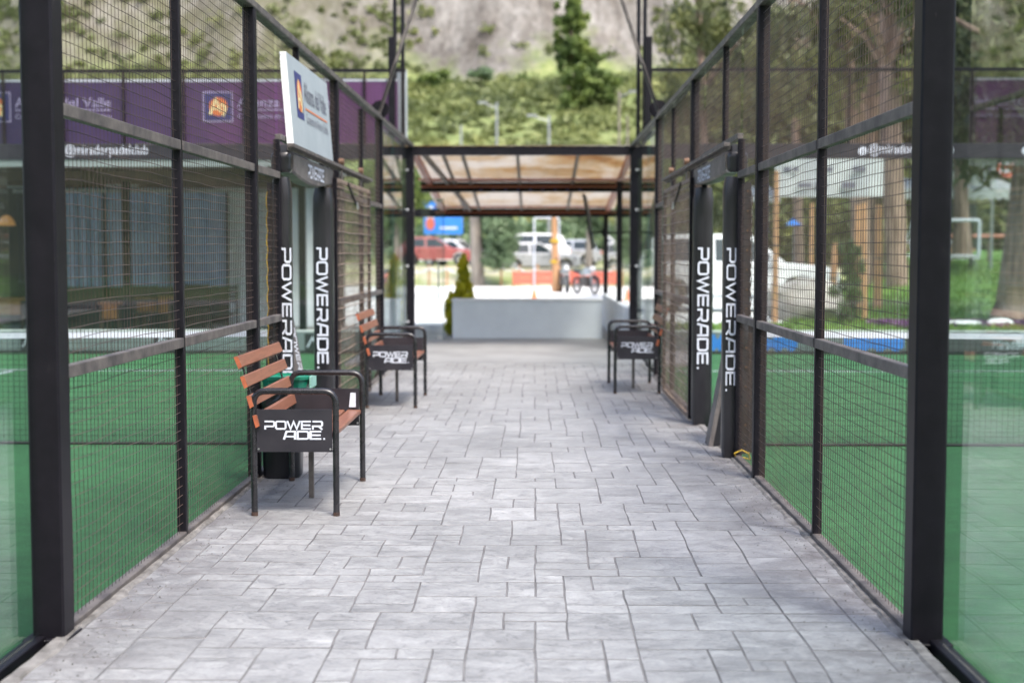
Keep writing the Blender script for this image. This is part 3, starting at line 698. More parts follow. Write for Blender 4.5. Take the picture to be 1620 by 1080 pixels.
# end walls of the courts
def flat(side, y, dy=0.0):
    return lambda u, v_: (u, y, v_)
def end_wall(side, label):
    xa, xb = (XL - 10.05, XL - .12) if side < 0 else (XR + .12, XR + 10.05)
    t = thing('court_end_wall', label, 'fence', ((xa + xb) / 2, YE, 0), 'end walls of the padel courts')
    n = 5; w = (xb - xa) / n
    for i in range(n):
        mb = MB(); mb.box(xa + i * w + .006, xa + (i + 1) * w - .006, YE - .006, YE + .006, CZ + .02, 2.915); mb.build('glass_pane', M['glass'], t)
    mb = MB(); mb.box(xa, xb, YE - .03, YE + .03, 2.92, 3.15, .006); mb.build('name_band', M['panel'], t)
    mb = MB(); mb.box(xa, xb, YE - .025, YE + .025, 4.23, 4.28, .005); mb.build('top_rail', M['steel'], t)
    x = -2.0 if side < 0 else 1.6
    xs_ = []
    x = (XL - .75) if side < 0 else (XR + 1.46)
    while xa < x < xb: xs_.append(x); x += side * (.92 if side < 0 else 1.84)
    for x in xs_:
        mb = MB(); mb.box(x - .018, x + .018, YE - .02, YE + .02, 3.151, 4.229, .003); mb.build('mullion', M['steel'], t)
    mb = MB(); sp = .055
    x = xa + sp
    while x < xb: mb.tube([(x, YE - .028, 3.151), (x, YE - .028, 4.23)], .0025, 3, cap=False); x += sp
    z = 3.15 + sp
    while z < 4.22: mb.tube([(xa, YE - .031, z), (xb, YE - .031, z)], .0028, 3, cap=False); z += sp
    mb.build('wire_mesh', M['wire'], t)
    # tall corner post
    xc = XL - .33 if side < 0 else XR + .27
    mb = MB(); mb.box(xc - .05, xc + .05, YE - .05, YE + .05, -.05, 4.75, .006); mb.build('corner_post', M['steel'], t)
    return t
ewl = end_wall(-1, 'glass and mesh end wall of the left court below the purple banner')
ewr = end_wall(1, 'glass and mesh end wall of the right court in front of the trees')
def txt_at(x, z, y=YE - .034): return lambda u, v_: (x + u, y, z + v_)
def pxX(px, D): return (px - 845) * D / 2160
font_text('lettering', '@miradorpadelclub', .2, txt_at(pxX(104, YE), 3.0), M['white'], ewl, width=1.28)
font_text('lettering', '@miradorpadelclub', .2, txt_at(pxX(1367, YE), 3.0), M['white'], ewr, width=1.28)
for px, ch in ((1352, 'o'), (1606, 'f')):
    mb = MB(); cx = pxX(px + 6, YE); mb.add([(cx + .065 * math.cos(a * .3927), YE - .0335, 3.035 + .065 * math.sin(a * .3927)) for a in range(16)], [tuple(range(16))])
    ic = mb.build('social_icon', M['white'], ewr)
    font_text('glyph', ch, .14, lambda u, v_, c=cx: (c - .03 + u, YE - .0375, 2.995 + v_), M['panel'], ic)

def logo(parent, place, s):
    """blue square, orange sun disc, cream letter A with a swash; unit square placed by place(u,v,level)"""
    mb = MB(); mb.add([place(u * s, v_ * s, 1) for u, v_ in ((0, 0), (1, 0), (1, 1), (0, 1))], [(0, 1, 2, 3)]); lg = mb.build('logo', M['navy'], parent)
    mb = MB(); mb.add([place((.52 + .36 * math.cos(a * .524)) * s, (.5 + .36 * math.sin(a * .524)) * s, 2) for a in range(12)], [tuple(range(12))]); mb.build('logo_disc', M['orange'], lg)
    mb = MB()
    for q in stroke([(.2, .2), (.42, .78), (.62, .3)], .1) + stroke([(.3, .42), (.55, .42)], .07) + stroke([(.62, .62), (.8, .45), (.7, .15)], .1):
        mb.add([place(p.x * s, p.y * s, 3) for p in q], [(0, 1, 2, 3)])
    mb.build('logo_letter', M['cream'], lg)
bn = thing('banner', 'long purple banner tied along the top of the left court\'s end wall', 'banner', (-6.6, YE + .06, 3.2))
YB = YE + .045
mb = MB(); xs_ = np.linspace(XL - 10, XL - .25, 60)
top = [(x, YB + .006 * math.sin(x * 5), 4.14 + .008 * math.sin(x * 3.4)) for x in xs_]; bot = [(x, YB + .004 * math.sin(x * 4), 3.16) for x in xs_]
v = []; f = []
for a, b_ in zip(top, bot): v += [b_, a, (a[0], a[1] + .004, a[2]), (b_[0], b_[1] + .004, b_[2])]
for i in range(59):
    for k in range(4): f.append((i * 4 + k, i * 4 + (k + 1) % 4, (i + 1) * 4 + (k + 1) % 4, (i + 1) * 4 + k))
mb.add(v, f); mb.build('cloth', M['purple'], bn)
mb = MB(); mb.box(XL - 10, XL - .25, YB - .008, YB - .0065, 4.10, 4.135); mb.build('white_hem', M['white'], bn)
M['lilac'] = mat('pale_lilac_print', (0.42, 0.38, 0.58), rough=.5)
for k in (0, 1, 2):
    x0 = pxX(-27, YB) + 3.41 * k
    if x0 > -2.6: continue
    mb = MB(); s_ = .44
    for q in stroke([(0, 0), (1, 0), (1, 1), (0, 1), (0, 0)], .035): mb.add([(x0 + p.x * s_, YB - .010, 3.50 + p.y * s_) for p in q], [(0, 1, 2, 3)])
    mb.build('logo_frame', M['lilac'], bn)
    logo(bn, lambda u, v_, L, x0=x0: (x0 + .02 + u, YB - .009 - .003 * L, 3.52 + v_), .40)
    font_text('lettering', 'Alianza del Valle', .2, (lambda u, v_, x0=x0: (x0 + .52 + u, YB - .014, 3.72 + v_)), M['lilac'], bn, width=1.47)
    font_text('lettering', 'Cooperativa de Ahorro y Crédito', .11, (lambda u, v_, x0=x0: (x0 + .52 + u, YB - .014, 3.54 + v_)), M['lilac'], bn, width=1.47)
    mb = MB(); mb.add([(x0 + .52, YB - .014, 3.665), (x0 + 1.99, YB - .014, 3.665), (x0 + 1.99, YB - .014, 3.68), (x0 + .52, YB - .014, 3.68)], [(0, 1, 2, 3)]); mb.build('underline', M['lilac'], bn)

# end-on white panel on the corner of the left banner
mb = MB(); mb.box(-2.135, -1.965, YE + .35, YE + .40, 3.0, 4.32, .012)
tag(mb.build('side_panel', M['signwhite'], loc=(XL, YE + 1, 3)), 'pale grey panel seen edge-on at the inner corner of the purple banner', 'panel')
bpy.data.objects['side_panel'].name = 'advert_sign'

# low advert boards at the far end
def board(x0, x1, m, label, grp=None):
    t = thing('advert_board', label, 'advert board', ((x0 + x1) / 2, YE + .12, CZ), grp)
    mb = MB(); mb.box(x0, x1, YE + .05, YE + .08, CZ - .1, .29, .004); mb.build('face_panel', M[m] if isinstance(m, str) else m, t)
    mb = MB(); mb.box(x0, x1, YE + .045, YE + .085, .2901, .315, .003); mb.build('cap_strip', M['plaster_cap'], t)
    mb = MB(); mb.box(x0, x1, YE + .035, YE + .0495, CZ - .06, CZ + .05); mb.build('base_strip', M['rubber'], t)
    return t
M['boardgrey'] = mat('pale_blue_grey_board', (0.17, 0.195, 0.20), (0.13, 0.15, 0.155), 0.5, scale=1.5)
M['boarddark'] = mat('mid_grey_board', (0.10, 0.10, 0.105), (0.08, 0.08, 0.085), 0.5, scale=1.5)
labs = ['pale board with a peak logo at the far left of the left court', 'pale board with a peak logo between two fence posts, behind the left court', 'pale board with a peak logo seen through the left gate opening']
for k, (a, b_) in enumerate(((pxX(-60, YE), pxX(120, YE)), (pxX(122, YE), pxX(398, YE)), (pxX(400, YE), pxX(600, YE)))):
    t = board(a, b_, 'boardgrey', labs[k], 'low boards behind the left court')
    cx = pxX((38, 252, 494)[k], YE); mb = MB(); mb.add([(cx - .14, YE + .049, .0), (cx + .14, YE + .049, .0), (cx + .14, YE + .049, .26), (cx - .14, YE + .049, .26)], [(0, 1, 2, 3)])
    pl = mb.build('logo_plate', M['panel'], t)
    mb = MB()
    for q in stroke([(-.1, .05), (-.02, .2), (.02, .12), (.05, .16), (.11, .05)], .025): mb.add([(cx + p.x, YE + .046, p.y) for p in q], [(0, 1, 2, 3)])
    mb.build('peak_mark', M['white'], pl)
t = board(pxX(1040, YE), pxX(1432, YE), 'boardgrey', 'low board with blue and white graphics behind the right court')
for a, b_ in ((1110, 1146), (1184, 1262), (1335, 1430)):
    mb = MB(); xa, xb = pxX(a, YE), pxX(b_, YE); n = 14
    up = [(xa + (xb - xa) * i / n, YE + .048, .22 + .05 * math.sin(i * 1.3 + a)) for i in range(n + 1)]; lo = [(xa + (xb - xa) * i / n, YE + .048, .02 + .04 * math.sin(i * 1.7 + a)) for i in range(n + 1)]
    mb.add(up + lo, [(i, i + 1, i + n + 2, i + n + 1) for i in range(n)]); mb.build('blue_graphic', M['blue'], t)
t = board(pxX(1434, YE), pxX(1700, YE), 'boarddark', 'low grey board lettered in white at the far right')
font_text('lettering', 'Mirador', .2, lambda u, v_: (pxX(1568, YE) + u, YE + .048, .03 + v_), M['white'], t, width=.50, bold=.002)
mb = MB(); cx = pxX(1616, YE); mb.add([(cx + .11 * math.cos(a * .393), YE + .0485, .17 + .11 * math.sin(a * .393)) for a in range(16)], [tuple(range(16))]); mb.build('white_disc', M['white'], t)

# nets
def net(side, label):
    xa, xb = (XL - 9.9, XL - .14) if side < 0 else (XR + .14, XR + 9.9)
    t = thing('court_net', label, 'net', ((xa + xb) / 2, YN, CZ), 'padel nets')
    def sag(x): return .03 * math.sin(math.pi * (x - xa) / (xb - xa))
    mb = MB(); x = xa
    zt = .83
    while x < xb:
        w_ = .004 * noise.noise(Vector((x * 3, 0, 0)))
        mb.tube([(x + w_, YN, CZ + .02), (x - w_, YN + .01 * noise.noise(Vector((x, 2, 0))), .4), (x, YN, zt - sag(x))], .0018, 3, cap=False); x += .045
    k = 0; z = CZ + .03
    while z < zt:
        mb.tube([(xx, YN + .002, z - sag(xx) * max(0, z / zt) + .004 * noise.noise(Vector((xx * 2, z * 9, 0)))) for xx in np.linspace(xa, xb, 60)], .0018, 3, cap=False); z += .045
    mb.build('net_mesh', M['net'], t)
    mb = MB(); xs2 = np.linspace(xa, xb, 40)
    mb.loft([[(x, YN - .006, zt - sag(x)), (x, YN + .006, zt - sag(x)), (x, YN + .006, zt + .045 - sag(x)), (x, YN - .006, zt + .045 - sag(x))] for x in xs2]); mb.build('top_tape', M['white'], t)
    mb = MB(); mb.tube([(x, YN - .01, CZ + .012 + .006 * noise.noise(Vector((x * 2, 0, 0)))) for x in xs2], .011, 6); mb.build('bottom_cord', M['net'], t)
    xm = (xa + xb) / 2; mb = MB(); mb.box(xm - .025, xm + .025, YN - .012, YN - .008, CZ, zt + .03); mb.build('centre_strap', M['white'], t)
    return t
net(-1, 'black net with white top tape across the left court'); net(1, 'black net with white top tape across the right court')

# gantry over the walkway and lighting masts
t = thing('lighting_gantry', 'two slanting dark bars rising from the fence tops to a point above the walkway', 'gantry', (-.19, YN + 5.62, 3.15))
ax, az = -.19, 8.0
for s, xf in ((-1, XL), (1, XR)):
    mb = MB(); mb.obox((xf + s * .04, YN + 5.5, 3.12), (ax + s * .05, YN + 5.5, az), .035, .075, up=(0, 1, 0)); mb.build('brace_bar', M['dusty_steel'], t)
    mb = MB(); mb.obox((xf + s * .02, YN + 5.47, 3.2), (xf - s * .18, YN + 5.47, 3.75), .008, .13, up=(0, 1, 0)); mb.build('gusset', M['steel'], t)
mb = MB(); mb.box(ax - .5, ax + .5, YN + 5.3, YN + 5.7, az, az + .12, .01); mb.build('crown_plate', M['steel'], t)
for s in (-1, 1):
    mb = MB(); mb.box(ax + s * .55 - .2, ax + s * .55 + .2, YN + 5.3, YN + 5.6, az + .02, az + .1, .01); mb.build('floodlight', M['palesteel'], t)
for s, xc, lb in ((-1, XL - .13, 'slim black twin-tube lamp mast at the left court\'s inner far corner'), (1, XR + .13, 'slim black twin-tube lamp mast at the right court\'s inner far corner')):
    t = thing('lamp_mast', lb, 'lamp mast', (xc, YE + .2, 0), 'masts at the court corners')
    for dx in ((-.17, -.05) if s < 0 else (.0, .095)):
        mb = MB(); mb.tube([(xc + dx, YE + .16, 3.1), (xc + dx, YE + .16, 7.2)], .03, 8); mb.build('tube', M['steel'], t)
    for z in (3.2, 4.4, 5.8):
        mb = MB(); a, b_ = ((-.17, -.05) if s < 0 else (.0, .095)); mb.box(xc + a + .029, xc + b_ - .029, YE + .145, YE + .175, z, z + .03); mb.build('spacer', M['steel'], t)
    mb = MB(); mb.box(xc - .5, xc + .5, YE + .0, YE + .3, 7.2, 7.32, .01); mb.build('floodlight', M['palesteel'], t)
# ------------------------------------------------------------------ pads, header, rail, gate leaf at each door
def soft_pad(xa, xb, ya, yb, z0, z1, seed, mb=None, rows=22):
    """upholstered post pad: rounded plan, creased and slightly sagging"""
    mb = mb or MB(); cx, cy = (xa + xb) / 2, (ya + yb) / 2; hx, hy = (xb - xa) / 2, (yb - ya) / 2
    rings = []; n = 20
    for k in range(rows + 1):
        t = k / rows; z = z0 + (z1 - z0) * t; sc = 1 - .18 * max(0, abs(t - .5) * 2 - .94) / .06
        ring = []
        for j in range(n):
            a = 2 * math.pi * (j + .5) / n; ca, sa = math.cos(a), math.sin(a)
            p = 4.0; r_ = (abs(ca) ** p + abs(sa) ** p) ** (-1 / p)
            w = 1 + .035 * noise.noise(Vector((ca * 1.5 + seed, sa * 1.5, z * 3.0))) + .02 * noise.noise(Vector((ca * 3 + seed, sa * 3, z * 11)))
            ring.append((cx + hx * ca * r_ * w * sc, cy + hy * sa * r_ * w * sc, z + .004 * noise.noise(Vector((a, z * 5, seed)))))
        rings.append(ring)
    return mb.loft(rings)
for s, xf, side in ((-1, XL, 'left'), (1, XR, 'right')):
    def X(d, s=s, xf=xf): return xf + s * d
    other = 'bench' if s < 0 else 'white-lettered twin'
    # near pad
    ya, yb = 9.95, 10.11
    xa, xb = sorted((X(-.05), X(.09))) if s < 0 else sorted((X(-.075), X(.075)))
    lab = {-1: 'black padded door post behind the nearest bench on the left, laced edge', 1: 'black padded door post with brass eyelets, nearest on the right'}[s]
    t = thing('post_pad', lab, 'post pad', ((xa + xb) / 2, 10.03, CZ), 'padded door posts')
    soft_pad(xa, xb, ya, yb, -.02, 2.05, 3 + s).build('pad_body', M['vinyl'], t, smooth=True)
    H = .070
    L = block_width('POWERADE.', H)
    zt = 1.535
    # text reads downwards: letter tops point right (+x)
    x0 = (X(-.072) + .012 if s > 0 else X(-.035) - .045)
    m_, _ = block_text('POWERADE.', H, lambda u, v_: (x0 + v_ , ya - .012, zt - u * 1.0))
    k = 1.04 / L
    m_, _ = block_text('POWERADE.', H, lambda u, v_: (x0 + v_, ya - .012, zt - u * k))
    m_.build('lettering', M['white'], t)
    # lacing flap on the court side
    xfL = X(.075)
    mb = MB(); a, b_ = sorted((X(.068), X(.118)))
    rows = 26; rings = []
    for k_ in range(rows + 1):
        z = .03 + 1.98 * k_ / rows; w = .008 * noise.noise(Vector((z * 4, s, 0)))
        rings.append([(a, ya + .02 + w, z), (b_, ya + .03 + w * 1.5, z), (b_, ya + .036 + w * 1.5, z), (a, ya + .05 + w, z)])
    mb.loft(rings); mb.build('laced_flap', M['vinyl'], t)
    for k_ in range(14):
        z = .1 + k_ * .142; mb = MB(); mb.tube([(X(.093), ya + .030, z), (X(.093), ya + .016, z)], .0085, 8); mb.build('eyelet', M['brass'], t)
    mb = MB()
    mb.tube([(X(.115 + (.010 if k_ % 2 else 0)), ya + .012, .1 + k_ * .071) for k_ in range(27)], .004, 5); mb.build('lace', M['yellow'] if s < 0 else M['wire'], t)
    if s > 0:
        mb = MB(); mb.tube([(X(.02), 9.9, .01), (X(-.0), 9.86, .05), (X(.05), 9.85, .075), (X(.10), 9.87, .05), (X(.12), 9.9, .0), (X(.06), 9.86, .02)], .006, 6); mb.build('loose_cord', M['yellow'], t)
        # torn bulge half-way up
        mb = MB(); mb.sphere((X(.055), ya - .0, .93), .05, 10, 8, 0, (1, .6, 2.9)); mb.build('torn_fold', M['vinyl'], t, smooth=True)
    # far pad
    ya2, yb2 = 11.86, 12.03; xa, xb = sorted((X(-.075), X(.10)))
    lab = {-1: 'tall flat black pad with large white lettering on the left door\'s far post', 1: 'tall flat black pad with large white lettering on the right door\'s far post'}[s]
    t = thing('post_pad', lab, 'post pad', ((xa + xb) / 2, 11.95, CZ), 'padded door posts')
    soft_pad(xa, xb, ya2, yb2, -.02, 2.06, 13 + s).build('pad_body', M['vinyl'], t, smooth=True)
    H = .098; L = block_width('POWERADE.', H); k = 1.05 / L
    x0 = (xa + xb) / 2 - H / 2 + (0.0 if s < 0 else -.004)
    m_, _ = block_text('POWERADE.', H, lambda u, v_: (x0 + v_, ya2 - .010, 1.545 - u * k))
    m_.build('lettering', M['white'], t)
    # header pad with bowed lower edge
    lab = {-1: 'bowed black header pad lettered in white under the white sign board', 1: 'faded brown-black header pad over the right door'}[s]
    t = thing('header_pad', lab, 'header pad', (X(0), 11.0, 2.07), 'padded door headers')
    rings = []
    for k_ in range(17):
        u = k_ / 16; y = 10.12 + 1.98 * u; bow = .055 * math.sin(math.pi * min(1, u * 1.05)) if s < 0 else .02 * math.sin(math.pi * u)
        zb = 2.095 - bow; zt_ = 2.235
        rings.append([(X(-.05), y, zb + .012), (X(-.055), y, zt_ - .01), (X(-.04), y, zt_), (X(.07), y, zt_), (X(.075), y, zb + .01), (X(.06), y, zb), (X(-.035), y, zb)])
    mb = MB(); mb.loft(rings); mb.build('pad_body', M['vinyl_grey'], t)
    H = .105; L = block_width('POWERADE', H); k = .80 / L
    # reads from near to far on the left, from far to near on the right
    if s < 0: pl = lambda u, v_: (X(-.0575), 10.75 + u * k, 2.088 + v_)
    else: pl = lambda u, v_: (X(-.0575), 11.75 - u * k, 2.095 + v_)
    m_, _ = block_text('POWERADE', H, pl); m_.build('lettering', M['white'], t)
    mb = MB(); soft_pad(*sorted((X(-.05), X(.10))), 9.99, 10.115, 2.085, 2.23, 30 + s, mb, 8); mb.build('end_cushion', M['vinyl'], t, smooth=True)
    # rail and hardware
    t = thing('sliding_gate_rail', f'rusty overhead rail carrying the sliding gate on the {side} side', 'rail', (X(-.07), 12, 2.25), 'sliding gate rails')
    mb = MB(); mb.box(X(-.095), X(-.05), 9.9, 14.75, 2.262, 2.29, .004); mb.build('track', M['dusty_steel'], t)
    mb = MB(); mb.box(X(-.05), X(-.046), 9.9, 14.75, 2.24, 2.289); mb.build('track_web', M['dusty_steel'], t)
    for y in (10.15, 12.06, 13.4, 14.65):
        mb = MB(); mb.box(X(-.0455), X(.0), y - .03, y + .03, 2.245, 2.285, .003); mb.build('bracket', M['steel'], t)
    # gate leaf
    lab = {-1: 'open sliding gate leaf of coarse rusty wire behind the left bench pair', 1: 'open sliding gate leaf of coarse rusty wire beside the right bench'}[s]
    t = thing('sliding_gate', lab, 'gate', (X(-.07), 13.4, .02), 'sliding mesh gates')
    y0, y1, z0, z1 = 12.06, 14.55, .03, 2.16
    x0_, x1_ = X(-.055), X(-.09)
    for nm, b6 in (('near_stile', (y0, y0 + .04, z0, z1)), ('far_stile', (y1 - .04, y1, z0, z1))):
        mb = MB(); mb.box(x0_, x1_, *b6, .003); mb.build('stile', M['steel'], t)
    for z in (z0, z1 - .035):
        mb = MB(); mb.box(x0_, x1_, y0 + .041, y1 - .041, z, z + .035, .003); mb.build('cross_rail', M['gate_wire'], t)
    xm = X(-.0935); mb = MB(); z = z0 + .09
    while z < z1 - .05:
        mb.tube([(xm + .006 * noise.noise(Vector((y * 2, z * 3, s))), y, z + .012 * noise.noise(Vector((y * 1.4, z * 5, s * 3)))) for y in np.linspace(y0, y1, 14)], .0046, 4, cap=False); z += .098
    y = y0 + .1
    while y < y1: mb.tube([(xm + s * .005, y, z0), (xm + s * .005, y, z1)], .0026, 4, cap=False); y += .1
    mb.build('wire_mesh', M['gate_wire'], t)
    for y in (12.5, 13.9):
        rr = MB(); rr.box(X(-.068), X(-.077), y - .03, y + .03, z1 + .001, 2.34, .002); h_ = rr.build('hanger', M['dusty_steel'], t)
        rr = MB(); rr.tube([(X(-.05), y, 2.325), (X(-.095), y, 2.325)], .036, 14); rr.build('roller', M['brass'], h_)
    mb = MB(); mb.obox((X(-.10), 12.75, 2.14), (X(-.10), 13.3, 1.97), .012, .03); mb.build('latch_arm', M['steel'], t)
    mb = MB(); mb.tube([(X(-.11), 13.28, 1.985), (X(-.115), 13.30, 1.93), (X(-.11), 13.33, 1.95)], .012, 6); mb.build('padlock', M['chrome'], t)
    # leaning net-post pad
    lab = {-1: 'slanting dark wedge pad leaning in the left door, narrow lettered edge', 1: 'slanting grey-edged wedge pad leaning in the right door'}[s]
    t = thing('leaning_pad', lab, 'floor pad', (X(.1), 10.6, CZ), 'wedge pads at the net posts')
    mb = MB()
    A = [(X(-.10), CZ), (X(.30), CZ), (X(.24), .98), (X(.085), .98)]
    rings = [[(x, y, z) for x, z in A] for y in (10.58, 10.60, 10.78, 10.80)]
    mb.loft(rings); mb.build('pad_body', M['vinyl'], t)
    mb = MB(); P = Vector((X(-.106), 0, CZ)); Q = Vector((X(.079), 0, .98))
    mb.loft([[(p.x, 10.575, p.z), (p.x, 10.80, p.z), (p.x + s * .035, 10.80, p.z), (p.x + s * .035, 10.575, p.z)] for p in (P, Q)]); ed = mb.build('edge_piping', M['vinyl_grey'], t)
    if s < 0:
        # small lettering down the narrow front strip
        d = (P - Q).normalized(); pr = Vector((d.z, 0, -d.x)); H = .03; k = .55 / block_width('POWERADE.', H)
        base = Q + d * .06 - pr * .002
        m_, _ = block_text('POWERADE.', H, lambda u, v_: tuple(Vector((base.x, 10.572, base.z)) + d * u * k + Vector((.003 + v_, 0, 0))))
        m_.build('lettering', M['white'], t)

# ------------------------------------------------------------------ white sign board over the left door
t = thing('sign_board', 'white sign board with blue and orange logo standing on the left door rail', 'sign', (XL, 11.1, 2.28))
def sgn(u, v_, L=0):       # u along the walkway from the near edge, v up, tilted back towards the court
    return (XL + .055 - .055 * (v_ / .72) + .002 * L + .002, 10.12 + u, 2.285 + v_)
mb = MB()
fr_ = [sgn(0, 0), sgn(1.98, 0), sgn(1.98, .70), sgn(0, .69)]; bk_ = [(p[0] - .05, p[1], p[2]) for p in fr_]
mb.add(fr_ + bk_, [(0, 1, 2, 3), (7, 6, 5, 4), (0, 4, 5, 1), (1, 5, 6, 2), (2, 6, 7, 3), (3, 7, 4, 0)]); mb.build('board', M['signwhite'], t)
mb = MB(); e0 = sgn(0, 0); e1 = sgn(0, .69)
mb.add([(e0[0], e0[1] - .002, e0[2]), (e1[0], e1[1] - .002, e1[2]), (e1[0] - .05, e1[1] - .002, e1[2]), (e0[0] - .05, e0[1] - .002, e0[2])], [(0, 1, 2, 3)]); mb.build('edge_strip', M['plaster_cap'], t)
def sg2(u, v_, L=0): p = sgn(.30 + u, .21 + v_ * .86, L); return p
logo(t, lambda u, v_, L: sgn(.27 + u * .82, .24 + v_ * .92, L), .38)
font_text('lettering', 'Alianza del Valle', .2, lambda u, v_: sgn(.66 + u, .40 + v_ * 1.15, 2), M['greyprint'], t, width=1.12)
font_text('lettering', 'Cooperativa de Ahorro y Crédito', .11, lambda u, v_: sgn(.68 + u, .235 + v_, 2), M['greyprint'], t, width=1.12)
mb = MB(); mb.add([sgn(.66, .335, 2), sgn(1.78, .335, 2), sgn(1.78, .348, 2), sgn(.66, .348, 2)], [(0, 1, 2, 3)]); mb.build('underline', M['orange'], t)

# ------------------------------------------------------------------ benches (local: seat faces +x, near arm at y=0, length 1.2)
def make_bench():
    t = thing('bench', 'x', 'bench', (0, 0, 0), 'slatted benches with metal side panels')
    Ln = 1.2; dp = .47
    for k, y in enumerate((0, Ln)):
        mb = MB(); mb.tube(fillet([(0, y, .004), (0, y, .715), (dp, y, .715), (dp, y, .004)], .075, 6), .0185, 12); fr_ = mb.build('arm_frame', M['tube'], t, smooth=True)
        for x in (0, dp):
            mb = MB(); mb.tube([(x, y, .0), (x, y, .022)], .0195, 12); mb.build('foot', M['rust'], fr_)
        mb = MB(); mb.box(.019, dp - .019, y - .012, y - .008, .375, .605, 0); mb.box(.019, dp - .019, y - .0125, y + .012, .368, .375); mb.box(.019, dp - .019, y - .0125, y + .0, .605, .611)
        pn = mb.build('side_panel', M['panel'], t)
        mb = MB()
        for x in (.03, dp - .03):
            mb.tube([(x, y - .0125, .385), (x, y - .0165, .385)], .006, 8)
        mb.build('screw', M['chrome'], pn)
        for face, yy in (((-1, y - .0145),) if k == 0 else ((1, y + .004),)):
            fx = (lambda q: q) if face < 0 else (lambda q: dp - q)
            H = .050; k1 = .33 / block_width('POWER', H, .17)
            m_, _ = block_text('POWER', H, lambda u, v_: (fx(.065 + u * k1), yy, .497 + v_), w=.2, gap=.17); m_.build('lettering', M['white'], pn)
            k2 = .235 / block_width('ADE.', H, .17)
            m_, _ = block_text('ADE.', H, lambda u, v_: (fx(.175 + u * k2), yy, .440 + v_), w=.2, gap=.17); m_.build('lettering', M['white'], pn)
    # seat slats
    for k, x in enumerate((.06, .165, .27, .375)):
        x1 = x + .088
        mb = MB(); mb.box(x, x1, .02, Ln - .02, .447, .474, .006); mb.box(x + .004, x1 - .004, .0195, .0205, .450, .471)
        mb.build('seat_slat', M['slat'], t)
    # back slats leaning over the rear
    for k in range(4):
        tt = k / 3; c = Vector((.02 - .098 * tt, 0, .545 + .335 * tt)); lean = R(14 + 2.5 * k)
        ux = Vector((-math.sin(lean), 0, math.cos(lean))); nx_ = Vector((math.cos(lean), 0, math.sin(lean)))
        prof = [(-.036, -.012), (-.030, .012), (.030, .012), (.036, .004), (.036, -.012)]
        y0, y1 = -.03, Ln + .03
        rings = [[tuple(c + ux * a + nx_ * b_ + Vector((0, y, 0))) for a, b_ in prof] for y in (y0, y1)]
        mb = MB(); mb.loft(rings); sl_ = mb.build('back_slat', M['slat'], t)
        mb = MB(); mb.add([(p[0], p[1] - .0015, p[2]) for p in rings[0]], [tuple(range(5))]); mb.build('slat_end', M['slatend'], sl_)
    for y in (.10, Ln - .10):
        mb = MB(); mb.obox((.035, y, .43), (-.098, y, .915), .03, .006, up=(1, 0, .3)); mb.tube([(-.092, y, .9), (-.104, y, .93)], .006, 6); mb.build('back_stay', M['tube'], t)
    mb = MB()
    mb.box(.035, .065, .0, Ln, .42, .446); mb.box(.40, .43, .0, Ln, .42, .446); mb.build('seat_rail', M['dusty_steel'], t)
    mb = MB(); mb.box(.22, .25, .55, .58, .004, .42); mb.build('centre_leg', M['dusty_steel'], t)
    return t
b1 = make_bench()
b2 = copy_tree(b1); b3 = copy_tree(b1)
b1.location = (-1.60, 7.72, 0); b1['label'] = 'nearest slatted wooden bench on the left, black bin behind it'
b2.location = (-1.62, 13.15, 0); b2['label'] = 'far slatted wooden bench on the left, beside the open gate leaf'
# mirrored bench on the right: own meshes so the lettering still reads correctly
b3.location = (1.335, 14.55, 0); b3['label'] = 'slatted wooden bench on the right side of the walkway'
def mirror_bench(root):
    def walk_(o):
        if o.type == 'MESH':
            letter = o.name.startswith(('lettering',))
            me = o.data.copy(); o.data = me
            if letter:
                for v_ in me.vertices: v_.co.x -= .47
            else:
                for v_ in me.vertices: v_.co.x *= -1
                me.flip_normals()
        for c in o.children: walk_(c)
    walk_(root)
mirror_bench(b3)
# sticker on the far arm's panel of the nearest bench
pn = [c for c in b1.children if c.name.startswith('side_panel')][1]
mb = MB(); mb.add([(.385, 1.18, .49), (.43, 1.18, .49), (.43, 1.18, .585), (.395, 1.18, .585)], [(0, 1, 2, 3)])
st = mb.build('sticker', M['white']); st.parent = pn; st.location = (0, 0, 0)

# ------------------------------------------------------------------ bin and crate
t = thing('waste_bin', 'tapered black plastic bin standing behind the nearest bench', 'bin', (-1.69, 9.11, 0))
mb = MB()
def rr(cx, cy, h, z, n=16, p=5):
    return [(cx + h * math.cos(2 * math.pi * (j + .5) / n) * ((abs(math.cos(2 * math.pi * (j + .5) / n)) ** p + abs(math.sin(2 * math.pi * (j + .5) / n)) ** p) ** (-1 / p)), cy + h * math.sin(2 * math.pi * (j + .5) / n) * ((abs(math.cos(2 * math.pi * (j + .5) / n)) ** p + abs(math.sin(2 * math.pi * (j + .5) / n)) ** p) ** (-1 / p)), z) for j in range(n)]
cx, cy = -1.69, 9.11
mb.loft([rr(cx, cy, .115, .0), rr(cx, cy, .122, .015), rr(cx, cy, .135, .53), rr(cx, cy, .138, .535), rr(cx, cy, .138, .56), rr(cx, cy, .128, .56), rr(cx, cy, .12, .1)]); mb.build('bin_body', M['dark_plastic'], t, smooth=True)
